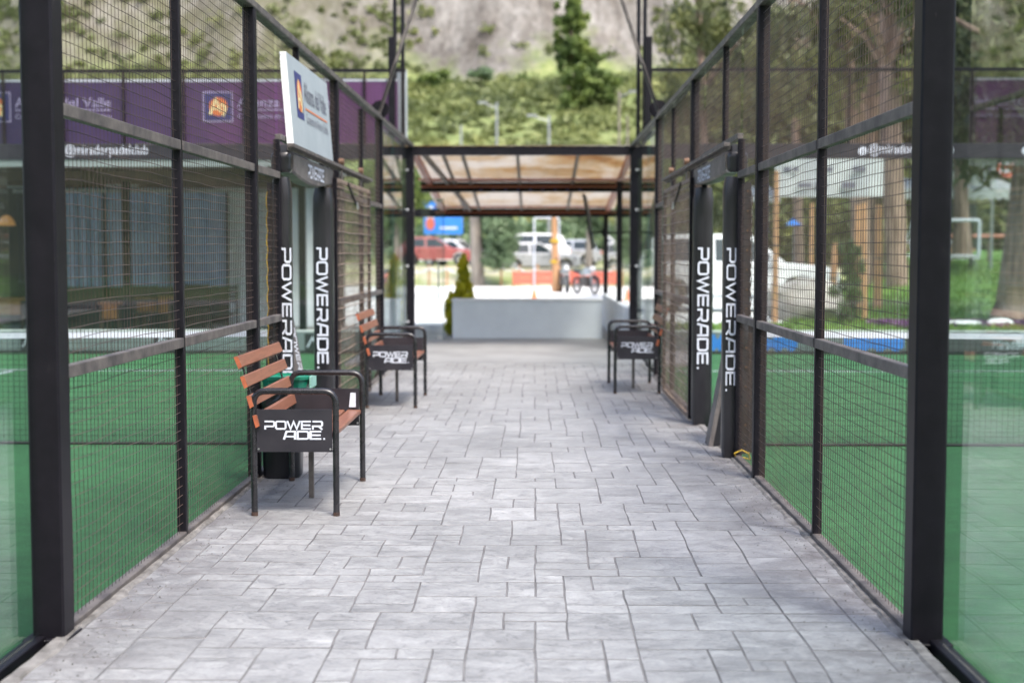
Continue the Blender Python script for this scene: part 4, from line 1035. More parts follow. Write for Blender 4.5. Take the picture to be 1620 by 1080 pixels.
# crumpled black liner
mb = MB(); rings = []
for k in range(5):
    rings.append([(x + .015 * noise.noise(Vector((x * 30, y * 30, k))), y + .015 * noise.noise(Vector((x * 30, y * 30, k + 9))), z + .012 * noise.noise(Vector((x * 40, y * 40, k + 5)))) for x, y, z in rr(cx, cy, .130 + (.008 if k in (1, 2, 3) else 0), .46 + .03 * k, 28)])
mb.loft(rings, cap=False); mb.build('bin_liner', M['vinyl'], t)
t = thing('crate', 'green plastic tub with pale rim sitting on the black bin', 'tub', (-1.66, 9.13, .56))
mb = MB(); c0 = (-1.66, 9.13)
mb.loft([rr(c0[0], c0[1], .135, .561), rr(c0[0], c0[1], .16, .665), rr(c0[0], c0[1], .15, .665), rr(c0[0], c0[1], .128, .575)]); mb.build('tub_body', M['green_plastic'], t)
mb = MB(); mb.loft([rr(c0[0], c0[1], .165, .66), rr(c0[0], c0[1], .168, .68), rr(c0[0], c0[1], .152, .68), rr(c0[0], c0[1], .152, .666)]); mb.build('rim', M['green_plastic'], t)
mb = MB(); mb.box(c0[0] + .166, c0[0] + .176, c0[1] - .12, c0[1] + .12, .60, .68, .003); mb.build('handle', M['pale_green'], t)

# ------------------------------------------------------------------ pavilion between the courts
pv = thing('pavilion', 'open black-framed pavilion with sloping translucent roof at the end of the walkway', 'pavilion', (-.2, 24.5, 0))
def roofz(y): return 3.10 - (y - YE) * (.70 / 7.2)
XA, XB = -2.02, 1.60
M['poly'] = None
def poly_mat():
    m, n, l, b = new_mat('translucent_roof_sheet')
    t = noise_node(n, l, .55, 5, .65, None, .8); r = ramp(n, [(0.44, (0.60, 0.57, 0.53)), (0.58, (0.50, 0.40, 0.27)), (0.70, (0.36, 0.20, 0.06))]); l.new(t.outputs['Fac'], r.inputs[0])
    n.remove(b); d = n.new('ShaderNodeBsdfTranslucent'); l.new(r.outputs[0], d.inputs[0]); e = n.new('ShaderNodeBsdfPrincipled'); l.new(r.outputs[0], e.inputs['Base Color']); e.inputs['Roughness'].default_value = .4
    mx = n.new('ShaderNodeMixShader'); mx.inputs[0].default_value = .75; l.new(e.outputs[0], mx.inputs[1]); l.new(d.outputs[0], mx.inputs[2]); l.new(mx.outputs[0], n['Material Output'].inputs[0])
    return m
M['poly'] = poly_mat()
ybeams = [YE + .02, 24.5, 28.1]
for k, y in enumerate(ybeams):
    mb = MB(); z = roofz(y); x0b, x1b = (XL, XR) if k == 0 else (XA + .4, XB)
    if k: x0b = XL - .2 if k == 1 else -2.95
    mb.box(x0b + (.001 if k == 0 else 0), x1b, y - .05, y + .05, z - (.12 if k == 0 else .17), z + (.03 if k == 0 else 0), .006); mb.build('beam', M['steel'], pv)
for k, y in enumerate((24.5, 28.1)):
    mb = MB(); z = roofz(y); mb.box(XL - .18, XB - .1, y - .80 + .1 * k, y - .055, z - .012 + .02, z + .03, .002); mb.build('roof_board', M['redwood'], pv)
    mb = MB(); mb.box(XL - .18, XB - .1, y - .2, y - .16, z - .10, z - .057, .004); mb.build('purlin', M['redwood'], pv)
raf = [-1.42, -1.12, -.26, .68]
for x in raf:
    mb = MB(); mb.obox((x, YE + .1, roofz(YE + .1) - .025), (x, 28.05, roofz(28.05) - .025), .05, .05); mb.build('rafter', M['rafter'], pv)
for x0b, x1b in ((XL - .1, -1.78), (1.40, XB)):
    mb = MB(); mb.obox(((x0b + x1b) / 2, YE + .1, roofz(YE + .1) - .02), ((x0b + x1b) / 2, 28.05, roofz(28.05) - .02), .09, .09); mb.build('edge_board', M['redwood'], pv)
mb = MB(); mb.obox((-1.72, YE + .2, roofz(YE) - .06), (-1.30, 28.0, roofz(28) - .04), .06, .07); mb.build('rafter', M['rafter'], pv)
xe = [XL - .15] + [-1.42, -.26, .68] + [XB + .05]
for i in range(4):
    for a, b_ in ((YE - .05, 24.46), (24.5, 28.35)):
        mb = MB(); N_ = 13; v = []
        for j in range(N_):
            x = xe[i] + .004 + (xe[i + 1] - xe[i] - .008) * j / (N_ - 1)
            for y in (a, b_): v.append((x, y, roofz(y) + .012 + .006 * math.sin(j * 2.2)))
            for y in (b_, a): v.append((x, y, roofz(y) + .018 + .006 * math.sin(j * 2.2)))
        f = []
        for j in range(N_ - 1):
            for q in range(4): f.append((j * 4 + q, j * 4 + (q + 1) % 4, (j + 1) * 4 + (q + 1) % 4, (j + 1) * 4 + q))
        mb.add(v, f); mb.build('roof_sheet', M['poly'], pv)
for y in (23.6, 28.1):
    mb = MB(); mb.box(1.42, 1.52, y - .05, y + .05, .0, roofz(y) - .115, .006); mb.build('post', M['steel'], pv)
mb = MB(); mb.box(-2.95, -2.85, 28.05, 28.15, 0, roofz(28.1) - .115, .006); mb.build('post', M['steel'], pv)
for a, b_ in ((21.05, 23.54), (23.66, 28.04)):
    mb = MB(); mb.box(1.465, 1.477, a, b_, .68, roofz(b_) - .13); mb.build('glass_pane', M['clearglass'], pv)
    mb = MB(); mb.box(1.40, 1.54, a, b_, .0, .66, .006); mb.build('low_wall', M['plaster'], pv)
# string of small blue bulbs along the middle beam
for k in range(9):
    mb = MB(); mb.sphere((-.95 + k * .22, 24.42, roofz(24.5) - .135), .022, 7, 5, 0, (1, 1, 1.3)); mb.build('string_light', M['navy'], pv)

# planter wall
t = thing('planter', 'long pale grey masonry planter closing the end of the walkway', 'planter', (-.12, 24.1, 0))
mb = MB(); mb.box(-1.44, 1.20, 24.0, 24.08, 0, .655, .004); mb.box(-1.44, 1.20, 24.52, 24.6, 0, .655, .004); mb.box(-1.44, -1.36, 24.081, 24.519, 0, .655, .004); mb.box(1.12, 1.20, 24.081, 24.519, 0, .655, .004); mb.build('wall', M['plaster'], t)
mb = MB(); mb.box(-1.46, 1.22, 23.985, 24.095, .656, .685, .005); mb.box(-1.46, 1.22, 24.505, 24.615, .656, .685, .005); mb.build('coping', M['plaster_cap'], t)
mb = MB(); mb.box(-1.359, 1.119, 24.081, 24.519, .3, .60); mb.build('soil', M['joint'], t)
# golden conifer behind the planter's left end
t = thing('golden_conifer', 'small yellow-green conical conifer behind the planter\'s left end', 'shrub', (-1.32, 24.85, 0))
cx, cy = -1.30, 24.95
bl = []
for i in range(150):
    z = 1.36 * rng.random() ** 1.25; w_ = .30 * (1.06 - z / 1.36); a_ = rng.random() * 6.28; q_ = rng.uniform(.3, 1.05)
    bl.append((cx + w_ * q_ * math.cos(a_), cy + w_ * q_ * math.sin(a_), z + .05, .055, .055, .11))
v, f = leaves_np(bl, 55, .026, droop=-.8, aspect=1.6); np_mesh('foliage', v, f, M['leafG'], t, base=t.location)
mb = MB(); mb.tube([(cx, cy, 0), (cx, cy, 1.1)], .03, 6, radii=[.035, .012]); mb.build('trunk', M['bark'], t)
t = thing('yellow_shrub', 'thin strip of yellow-green shrub beside the planter\'s left corner', 'shrub', (-1.5, 24.9, 0))
bl = [(-1.53 + rng.uniform(-.05, .05), 24.95 + rng.uniform(-.1, .1), z, .08, .1, .1) for z in np.linspace(.08, .72, 12)]
v, f = leaves_np(bl, 110, .025, droop=-.8, aspect=1.6); np_mesh('foliage', v, f, M['leafG'], t, base=t.location)
mb = MB(); mb.tube([(-1.53, 24.95, 0), (-1.53, 24.95, .6)], .015, 6); mb.build('stem', M['bark'], t)
# glass door leaf
t = thing('glass_door', 'open frameless glass door with tubular handle left of the planter', 'door', (-1.8, 23.2, 0))
mb = MB(); mb.box(-2.0, -1.545, 23.20, 23.212, .02, 2.42); gp = mb.build('glass_pane', M['clearglass'], t)
mb = MB(); mb.box(-1.544, -1.534, 23.197, 23.215, .02, 2.42); mb.build('edge', M['glassedge'], gp)
mb = MB(); mb.tube(fillet([(-1.62, 23.2, .72), (-1.62, 23.12, .72), (-1.62, 23.12, 1.32), (-1.62, 23.2, 1.32)], .03, 4), .012, 8); mb.build('handle', M['palesteel'], t, smooth=True)
for z in (.03, 2.36):
    mb = MB(); mb.box(-1.66, -1.56, 23.19, 23.222, z, z + .05, .004); mb.build('patch_fitting', M['chrome'], t)
# television on a bracket
t = thing('wall_screen', 'thin black television seen edge-on, on a bracket under the pavilion roof', 'television', (1.0, 24.6, 1.9))
mb = MB(); a = Vector((.93, 23.9, 1.95)); 
rings = []
for z, xo in ((1.56, .06), (2.52, -.10)):
    rings.append([(.93 + xo, 23.75, z), (.97 + xo, 23.75, z), (1.05 + xo, 24.75, z), (1.01 + xo, 24.75, z)])
mb.loft(rings); mb.build('screen_body', M['dark_plastic'], t)
mb = MB(); mb.box(1.0, 1.46, 24.2, 24.24, 1.84, 1.87, .004); mb.box(1.2, 1.24, 24.17, 24.27, 1.79, 1.92, .004); mb.build('bracket_arm', M['steel'], t)
# rolled screen hanging box
# ------------------------------------------------------------------ cafe on the left
cf = thing('cafe_building', 'dark timber-roofed cafe with bluish glass front behind the left court', 'building', (-7.5, 26, 0))
mb = MB(); mb.box(-14, -3.9, 22.3, 22.36, 2.90, 3.06, .005); mb.build('fascia', M['signwhite'], cf)
for i in range(26):
    x = -14 + i * .39; mb = MB(); mb.box(x, x + .375, 22.36, 27.9, 2.90 + .004 * (i % 3), 2.93 + .004 * (i % 3)); mb.build('soffit_board', M['awning_wood'], cf)
for y in (23.4, 24.8, 26.2):
    mb = MB(); mb.box(-14, -3.9, y, y + .09, 2.74, 2.898, .004); mb.build('roof_beam', M['awning_wood'], cf)
mb = MB(); mb.box(-14, -3.85, 22.25, 28.1, 3.07, 3.12, .005); mb.build('roof', M['palesteel'], cf)
for x in (-10.2, -7.05, -4.0):
    mb = MB(); mb.box(x - .06, x + .06, 23.5, 23.62, 0, 2.739, .005); mb.build('column', M['steel'], cf)
mb = MB(); mb.box(-14, -3.9, 27.95, 28.1, 0, 3.06)
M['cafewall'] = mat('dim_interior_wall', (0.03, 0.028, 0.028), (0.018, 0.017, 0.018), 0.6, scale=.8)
M['curtain'] = mat('blue_grey_clear_curtain', (0.26, 0.37, 0.60), (0.17, 0.25, 0.44), 0.22, scale=.9, bump=0.5, bscale=2.5, rvar=.1)
M['curtain2'] = mat('pale_grey_panel', (0.48, 0.53, 0.57), (0.34, 0.39, 0.44), 0.3, scale=.9, bump=0.3, bscale=2.5, rvar=.1)
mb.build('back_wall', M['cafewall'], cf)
xx = -8.97
for i, w in enumerate((.78, 1.25, 1.1, .95, .95)):
    mb = MB(); x0 = xx; xx += w; z0 = .95 if i < 4 else .05
    N_ = 12; rings = []
    for j in range(N_ + 1):
        x = x0 + .02 + (w - .04) * j / N_; y = 26.0 + .02 * math.sin(j * 1.7); rings.append([(x, y, .1 if i > 2 else .85), (x, y, 2.73), (x, y + .01, 2.73), (x, y + .01, .1 if i > 2 else .85)])
    mb.loft(rings); mb.build('curtain_panel', M['curtain'] if i < 3 else M['curtain2'], cf)
    mb = MB(); mb.box(xx - .018, xx + .018, 25.97, 26.04, 0, 2.735); mb.build('mullion', M['steel'], cf)
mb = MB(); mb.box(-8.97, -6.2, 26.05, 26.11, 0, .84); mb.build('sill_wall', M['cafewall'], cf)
mb = MB(); mb.box(-9.9, -4.9, 25.9, 25.94, 2.64, 2.70); mb.build('curtain_rail', M['palesteel'], cf)
for k, (x, y, z) in enumerate(((-7.3, 24.2, 2.70), (-5.6, 25.2, 2.70), (-9.2, 24.6, 2.70))):
    mb = MB(); mb.box(x - .3, x + .3, y - .02, y + .02, z - .03, z, .005); mb.build('tube_lamp_fitting', M['signwhite'], cf)
# furniture
def table(x, y, w, d, h, lab):
    t = thing('table', lab, 'table', (x, y, 0), 'cafe tables')
    mb = MB(); mb.box(x - w / 2, x + w / 2, y - d / 2, y + d / 2, h - .04, h, .006); mb.build('tabletop', M['tablewood'], t)
    for sx in (-1, 1):
        for sy in (-1, 1):
            mb = MB(); mb.box(x + sx * (w / 2 - .05) - .025, x + sx * (w / 2 - .05) + .025, y + sy * (d / 2 - .05) - .025, y + sy * (d / 2 - .05) + .025, 0, h - .041); mb.build('leg', M['awning_wood'], t)
    mb = MB(); mb.box(x - w / 2 + .08, x + w / 2 - .08, y - d / 2 + .03, y - d / 2 + .05, h - .3, h - .05); mb.build('apron_board', M['tablewood'], t)
table(pxX(176, 24.6), 24.6, .42, .5, .62, 'small orange wooden table beside the cafe\'s dark column')
table(pxX(245, 25.2), 25.2, .72, .6, .70, 'wide orange wooden table behind the middle of the left court')
table(pxX(12, 25), 25, .7, .6, .68, 'orange wooden table at the photo\'s left edge inside the cafe')
def chair(x, y, lab, ang=0):
    t = thing('chair', lab, 'chair', (x, y, 0), 'cafe chairs')
    mb = MB(); mb.box(x - .22, x + .22, y - .2, y + .2, .42, .45, .008); mb.build('seat', M['dark_plastic'], t)
    for z in (.62, .70, .78, .86):
        mb = MB(); mb.box(x - .21, x + .21, y + .18, y + .2, z, z + .05, .004); mb.build('back_slat', M['dark_plastic'], t)
    for sx in (-1, 1):
        mb = MB(); mb.box(x + sx * .215 - .012, x + sx * .215 + .012, y + .201, y + .225, 0, .93); mb.build('leg', M['steel'], t)
        mb = MB(); mb.box(x + sx * .215 - .012, x + sx * .215 + .012, y - .2, y - .18, 0, .419); mb.build('leg', M['steel'], t)
chair(pxX(350, 24), 24.0, 'black slat-back chair in front of the pale panel of the cafe')
chair(pxX(222, 24.2), 24.2, 'black slat-back chair between the cafe\'s orange tables')
chair(pxX(305, 25.3), 25.3, 'black slat-back chair against the cafe\'s pale wall, partly behind a fence post')
# glowing lamp deep in the cafe
t = thing('pendant_lamp', 'warm orange pendant lamp glowing inside the cafe at the left edge', 'lamp', (pxX(8, 25.0), 25.0, 2.0))
ml_, nn, ll, bb = new_mat('warm_lamp_glow'); bb.inputs['Base Color'].default_value = (.6, .3, .1, 1); bb.inputs['Emission Color'].default_value = (1, .45, .15, 1); bb.inputs['Emission Strength'].default_value = .12
x_ = pxX(8, 25.0)
mb = MB(); mb.loft([[(x_ + r_ * math.cos(a * .524), 25 + r_ * math.sin(a * .524), z) for a in range(12)] for r_, z in ((.16, 2.0), (.15, 2.05), (.09, 2.15), (.03, 2.19))]); mb.build('lamp_shade', ml_, t, smooth=True)
mb = MB(); mb.tube([(x_, 25, 2.19), (x_, 25, 2.9)], .006, 5); mb.build('cord', M['rubber'], t)
# ------------------------------------------------------------------ beyond the courts
def car(name, lab, cat, x, y, z, paint, rot=0.0, kind='hatch', group='parked cars'):
    """local: nose at +x, centre of wheelbase at origin"""
    L = {'hatch': 4.1, 'suv': 4.7, 'pickup': 5.1}[kind]; W = 1.78; H = {'hatch': 1.48, 'suv': 1.72, 'pickup': 1.78}[kind]
    t = thing(name, lab, cat, (0, 0, 0), group)
    hl = L / 2; wb = L * .31; wr = .33 if kind == 'hatch' else .39
    belt = .92 if kind == 'hatch' else 1.08; hood = belt - .05
    arch = lambda cx: [(cx + (wr + .07) * math.cos(a), wr + (wr + .07) * math.sin(a)) for a in [math.pi * k / 8 for k in range(9)]]
    prof = [(hl - .02, .35), (hl, .55), (hl - .06, hood - .16), (hl - .35, hood - .03), (hl - 1.15, belt), (-hl + .5, belt + .02), (-hl + .06, belt - .02), (-hl, .6), (-hl + .03, .35)]
    lower = [(-wb - wr - .07, .26)] + [(cx_, cz_) for cx_, cz_ in reversed(arch(-wb))] + [(cx_, cz_) for cx_, cz_ in reversed(arch(wb))] + [(wb + wr + .07, .26)]
    poly = prof + lower
    mb = MB(); n = len(poly)
    ys_ = (-W / 2, -W / 2 + .07, W / 2 - .07, W / 2)
    def ring(y, k): return [(px_ * (1 - .012 * k), y, pz_ - (.03 * k if pz_ > .8 else 0)) for px_, pz_ in poly]
    mb.loft([ring(ys_[0], 1), ring(ys_[1], 0), ring(ys_[2], 0), ring(ys_[3], 1)]); body = mb.build('body', paint, t)
    rear = -hl + (.35 if kind != 'pickup' else 2.0)
    gh = [(hl - 1.2, belt - .02), (hl - 1.95, H - .04), (hl - 2.3, H), (rear + .5, H - .01), (rear + .1, H - .12), (rear - .12, belt - .02)]
    mb = MB(); rings = []
    def gr(y, s_): return [(a, y + s_ * .17 * max(0, (b_ - belt) / (H - belt)), b_) for a, b_ in gh]
    mb.loft([gr(-W / 2 + .05, 1), gr(W / 2 - .05, -1)]); mb.build('cabin', paint, t)
    # windows
    def side_win(pts):
        for s_ in (-1, 1):
            m2 = MB(); m2.add([(a, s_ * (W / 2 - .05 + .006 - .17 * max(0, (b_ - belt) / (H - belt))), b_) for a, b_ in pts], [tuple(range(len(pts))) if s_ < 0 else tuple(reversed(range(len(pts))))]); m2.build('side_window', M['carglass'], t)
    wt = H - .11; bz = belt + .05
    mid = (hl - 1.5 + rear) / 2 + .1
    side_win([(mid + .05, bz), (hl - 1.42, bz), (hl - 2.0, wt), (mid + .05, wt)])
    side_win([(rear + .25, bz), (mid - .05, bz), (mid - .05, wt), (rear + .45, wt)])
    def slope(a, b_, off, name_):
        (xa_, za_), (xb_, zb_) = a, b_
        m2 = MB(); ya_ = W / 2 - .14; yb_ = W / 2 - .26
        pa = Vector((xa_, 0, za_)); pb = Vector((xb_, 0, zb_)); d_ = pb - pa; nn_ = Vector((d_.z, 0, -d_.x)).normalized() * off
        p1, p2 = pa + d_ * .1 + nn_, pa + d_ * .9 + nn_
        m2.add([(p1.x, -ya_, p1.z), (p1.x, ya_, p1.z), (p2.x, yb_, p2.z), (p2.x, -yb_, p2.z)], [(0, 1, 2, 3)]); m2.build(name_, M['carglass'], t)
    slope(gh[0], gh[1], .008, 'windscreen'); slope(gh[5], gh[4], -.008, 'rear_window')
    for cx_ in (-wb, wb):
        for s_ in (-1, 1):
            m2 = MB(); yy = s_ * (W / 2 - .10)
            m2.loft([[(cx_ + r_ * math.cos(a * .3142), yy + s_ * o_, wr + r_ * math.sin(a * .3142)) for a in range(20)] for r_, o_ in ((wr * .9, -.11), (wr, -.08), (wr, .07), (wr * .9, .10), (wr * .62, .10), (wr * .6, .05))]); wh = m2.build('wheel', M['rubber'], t)
            m2 = MB(); m2.loft([[(cx_ + r_ * math.cos(a * .3142), yy + s_ * o_, wr + r_ * math.sin(a * .3142)) for a in range(20)] for r_, o_ in ((wr * .6, .052), (wr * .58, .085), (wr * .5, .07), (wr * .12, .085))]); m2.build('rim', M['palesteel'], wh)
    for s_ in (-1, 1):
        m2 = MB(); m2.box(hl - .16, hl - .02, s_ * (W / 2 - .32) - .17, s_ * (W / 2 - .32) + .17, .62, .76, .03); m2.build('headlight', M['headlight'], t)
        m2 = MB(); m2.box(-hl - .005, -hl + .08, s_ * (W / 2 - .22) - .13, s_ * (W / 2 - .22) + .13, .68, .86, .02); m2.build('tail_light', M['redpaint'], t)
        m2 = MB(); m2.box(hl - 1.62, hl - 1.5, s_ * (W / 2 + .08) - .09, s_ * (W / 2 + .08) + .09, belt + .0, belt + .13, .02); m2.build('wing_mirror', paint, t)
        for dx in (.1, 1.15):
            m2 = MB(); m2.box(mid + dx - .5, mid + dx - .38, s_ * (W / 2 + .006) - .01, s_ * (W / 2 + .006) + .01, belt - .16, belt - .13); m2.build('door_handle', M['carglass'], t)
    m2 = MB(); m2.box(-hl - .02, -hl + .1, -W / 2 + .08, W / 2 - .08, .34, .52, .03); m2.box(hl - .1, hl + .03, -W / 2 + .08, W / 2 - .08, .30, .50, .03); m2.build('bumper', M['dark_plastic'] if kind != 'hatch' else paint, t)
    m2 = MB(); m2.box(hl - .06, hl + .012, -.4, .4, .58, .72, .01); m2.build('grille', M['dark_plastic'], t)
    t.location = (x, y, z); t.rotation_euler = (0, 0, rot)
    return t
car('parked_car', 'white pickup parked behind the right court beside the boulder', 'car', 5.07, 35.6, .0, M['carwhite'], 0, 'suv').scale = (1.15, 1.15, 1.15)
car('parked_car', 'dark red car parked under the blue sign at the left of the opening', 'car', pxX(690, 70), 70, bankz(-5, 70) - .02, M['carred'], 0, 'hatch')
car('parked_car', 'white car parked between the dark red car and the ivy-clad tree', 'car', pxX(722, 73), 74, bankz(-4, 74), M['carwhite'], R(-20), 'hatch')
car('parked_car', 'tall white car parked just right of the ivy-clad tree', 'car', pxX(832, 72), 72, bankz(-.5, 72), M['carwhite'], R(180), 'suv')
car('parked_car', 'pale silver car parked behind the two motorcycles', 'car', pxX(896, 74), 75, bankz(1.5, 75), M['carsilver'], R(170), 'hatch')
car('parked_car', 'low silver car parked behind the orange post', 'car', pxX(850, 67.2), 67.8, bankz(0, 67.8) - .25, M['carsilver'], R(8), 'hatch')

# motorcycles
def motorcycle(x, y, rot, lab):
    t = thing('motorcycle', lab, 'motorcycle', (0, 0, 0), 'motorcycles parked on the lot')
    for cx_ in (-.62, .66):
        mb = MB(); mb.tube([(cx_ + .28 * math.cos(a * .3142), 0, .31 + .28 * math.sin(a * .3142)) for a in range(21)], .05, 8, cap=False); w_ = mb.build('wheel', M['rubber'], t, smooth=True)
        mb = MB()
        mb.tube([(cx_ + .235 * math.cos(a * .3142), 0, .31 + .235 * math.sin(a * .3142)) for a in range(21)], .014, 6, cap=False)
        for a in range(6): mb.obox((cx_, 0, .31), (cx_ + .235 * math.cos(a * 1.047), 0, .31 + .235 * math.sin(a * 1.047)), .03, .02, up=(0, 1, 0))
        mb.tube([(cx_, -.06, .31), (cx_, .06, .31)], .06, 10); mb.build('rim', M['palesteel'], w_)
    mb = MB()
    mb.loft([[(x_, -w_, z0), (x_, w_, z0), (x_, w_ * .8, z1), (x_, -w_ * .8, z1)] for x_, w_, z0, z1 in ((-.45, .06, .72, .80), (-.15, .12, .66, .84), (.12, .15, .70, .95), (.32, .10, .72, .92), (.42, .05, .75, .85))]); mb.build('fuel_tank', M['redpaint'] if rot > 1 else M['carsilver'], t)
    mb = MB(); mb.loft([[(x_, -w_, z0), (x_, w_, z0), (x_, w_ * .8, z1), (x_, -w_ * .8, z1)] for x_, w_, z0, z1 in ((-.85, .06, .80, .88), (-.6, .12, .76, .85), (-.2, .11, .74, .82), (-.05, .08, .78, .84))]); mb.build('seat', M['dark_plastic'], t)
    mb = MB(); mb.box(-.22, .22, -.13, .13, .28, .64, .05); mb.tube([(.1, .1, .45), (.3, .14, .3), (-.2, .16, .26), (-.8, .16, .36)], .035, 8); mb.build('engine', M['dusty_steel'], t)
    for s_ in (-1, 1):
        mb = MB(); mb.tube([(.66, s_ * .09, .31), (.42, s_ * .09, .98)], .025, 7); mb.build('fork', M['palesteel'], t)
        mb = MB(); mb.tube([(.42, s_ * .05, 1.0), (.36, s_ * .3, 1.08), (.28, s_ * .38, 1.06)], .016, 6); mb.tube([(.34, s_ * .32, 1.08), (.36, s_ * .35, 1.25)], .008, 5); mb.sphere((.36, s_ * .36, 1.27), .06, 8, 6, 0, (.3, 1, .7)); mb.build('handlebar', M['dark_plastic'], t)
        mb = MB(); mb.tube([(-.62, s_ * .08, .31), (-.1, s_ * .1, .36)], .02, 6); mb.build('swing_arm', M['dark_plastic'], t)
    mb = MB(); mb.sphere((.52, 0, .92), .1, 10, 8, 0, (.8, 1, 1)); mb.build('headlamp', M['headlight'], t, smooth=True)
    mb = MB(); mb.tube([(.66 + .36 * math.cos(a), 0, .31 + .36 * math.sin(a)) for a in [.4 + k * .25 for k in range(8)]], .035, 6); mb.build('mudguard', M['dark_plastic'], t)
    t.location = (x, y, 0.0); t.rotation_euler = (0, R(0), rot)
motorcycle(pxX(928, 49), 50.2, R(-62), 'motorcycle with front wheel turned to the walkway, rightmost of the two')
motorcycle(pxX(893, 51), 52.3, R(-80), 'motorcycle half hidden beside the orange post, left one of the two')

# pole, cone, barrier, stake fence, sign
t = thing('painted_post', 'thick orange-yellow wooden post standing in the gravel lot', 'post', (pxX(877, 53), 53, 0))
x_ = pxX(877, 53); mb = MB(); mb.tube([(x_ + .1, 53, -.02), (x_ + .05, 53, .9), (x_, 53, 2.0), (x_ - .02, 53, 2.95)], .16, 10, radii=[.22, .17, .12, .10]); mb.build('shaft', M['polewood'], t, smooth=True)
mb = MB()
for z in (1.1, 1.9): mb.tube([(x_, 53, z), (x_ + .005, 53, z + .12)], .19, 12, radii=[.185, .17])
mb.build('band', M['yellow'], t)
t = thing('tubular_goal', 'thin white tubular frame behind the orange post', 'goal', (pxX(860, 55), 55, 0))
mb = MB(); xa, xb = pxX(845, 55), pxX(884, 55); mb.tube(fillet([(xa, 55, 0), (xa, 55, 2.9), (xb, 55, 2.9), (xb, 55, 0)], .08, 3), .03, 8); mb.build('tube', M['white'], t)
t = thing('traffic_cone', 'small orange-red cone standing in the open gravel lot', 'cone', (pxX(845, 43), 43, 0))
x_ = pxX(845, 43); mb = MB(); mb.loft([[(x_ + r_ * math.cos(a * .524), 43 + r_ * math.sin(a * .524), z) for a in range(12)] for r_, z in ((.12, .02), (.10, .05), (.03, .36), (.02, .38))]); mb.build('cone_body', M['orange'], t, smooth=True)
mb = MB(); mb.box(x_ - .15, x_ + .15, 42.85, 43.15, -.012, .02, .01); mb.build('base', M['orange'], t)
t = thing('red_barrier', 'long low red board barrier behind the motorcycles', 'barrier', (pxX(890, 60), 60, 0))
for k in range(5):
    a = pxX(812, 60) + k * .86
    for j in range(2):
        mb = MB(); mb.box(a, a + .84, 60 + .02 * j, 60.05 + .02 * j, .14 + .28 * j, .40 + .28 * j, .01); mb.build('board', M['redpaint'], t)
for k in range(6):
    a = pxX(812, 60) + k * .86; mb = MB(); mb.box(a - .05, a + .05, 60.08, 60.16, -.05, .75); mb.build('post', M['polewood'], t)
# stake fence with white rope
t = thing('stake_fence', 'row of wooden stakes joined by white ropes at the far edge of the lot', 'fence', (pxX(725, 62), 62, 0))
for k in range(8):
    x_ = -5.6 + k * .82; h_ = .78 + .05 * (k % 2); mb = MB(); mb.tube([(x_, 62, -.1), (x_ + .01, 62, bankz(x_, 62) + h_ + .15)], .05, 7); mb.build('stake', M['polewood'], t)
    if k < 7:
        mb = MB(); mb.tube([(x_ + .82 * u / 6, 61.95, bankz(x_, 62) + h_ - .16 * math.sin(math.pi * u / 6)) for u in range(7)], .03, 6); mb.build('rope', M['white'], t)
t = thing('blue_sign', 'blue sign with white and red figure above the parked cars', 'sign', (pxX(700, 78), 78, 0))
xa, xb = pxX(671, 78), pxX(732, 78)
mb = MB(); mb.box(xa, xb, 78, 78.08, 2.55, 4.4, .01); mb.build('panel', M['blue'], t)
for x_ in (xa + .2, xb - .2):
    mb = MB(); mb.box(x_ - .05, x_ + .05, 78.081, 78.18, .3, 4.2); mb.build('post', M['palesteel'], t)
mb = MB(); cx_ = pxX(681, 78)
for r_, zc, m_ in ((.28, 3.62, 0), (.18, 4.0, 0)): mb.add([(cx_ + r_ * math.cos(a * .524), 77.99, zc + r_ * math.sin(a * .524)) for a in range(12)], [tuple(range(12))])
mb.build('white_figure', M['white'], t)
mb = MB(); mb.add([(cx_ + .26 * math.cos(a * .524), 77.985, 3.15 + .36 * math.sin(a * .524)) for a in range(12)], [tuple(range(12))]); mb.build('red_figure', M['redpaint'], t)
mb = MB()
for a, b_, z in ((.75, 1.3, 3.9), (.75, 1.5, 3.65), (.9, 1.9, 2.85)): mb.add([(xa + a, 77.99, z), (xa + b_, 77.99, z), (xa + b_, 77.99, z + .12), (xa + a, 77.99, z + .12)], [(0, 1, 2, 3)])
mb.build('white_stripe', M['white'], t)

# trees
def tree(name, lab, cat, base, trunk, blobs, leafm, nper, size, barkm='bark', group=None, limbs=(), droop=0.0, aspect=1.0, shell=.55):
    t = thing(name, lab, cat, base, group)
    mb = MB(); mb.tube([p[:3] for p in trunk], 1, 12, radii=[p[3] for p in trunk])
    tk = mb.build('trunk', M[barkm], t, smooth=True)
    for L_ in limbs:
        m2 = MB(); m2.tube([p[:3] for p in L_], 1, 7, radii=[p[3] for p in L_]); m2.build('limb', M[barkm], t, smooth=True)
    if blobs:
        v, f = leaves_np(blobs, nper, size, droop=droop, aspect=aspect, shell=shell); np_mesh('crown', v, f, M[leafm], t, base=base)
    return t
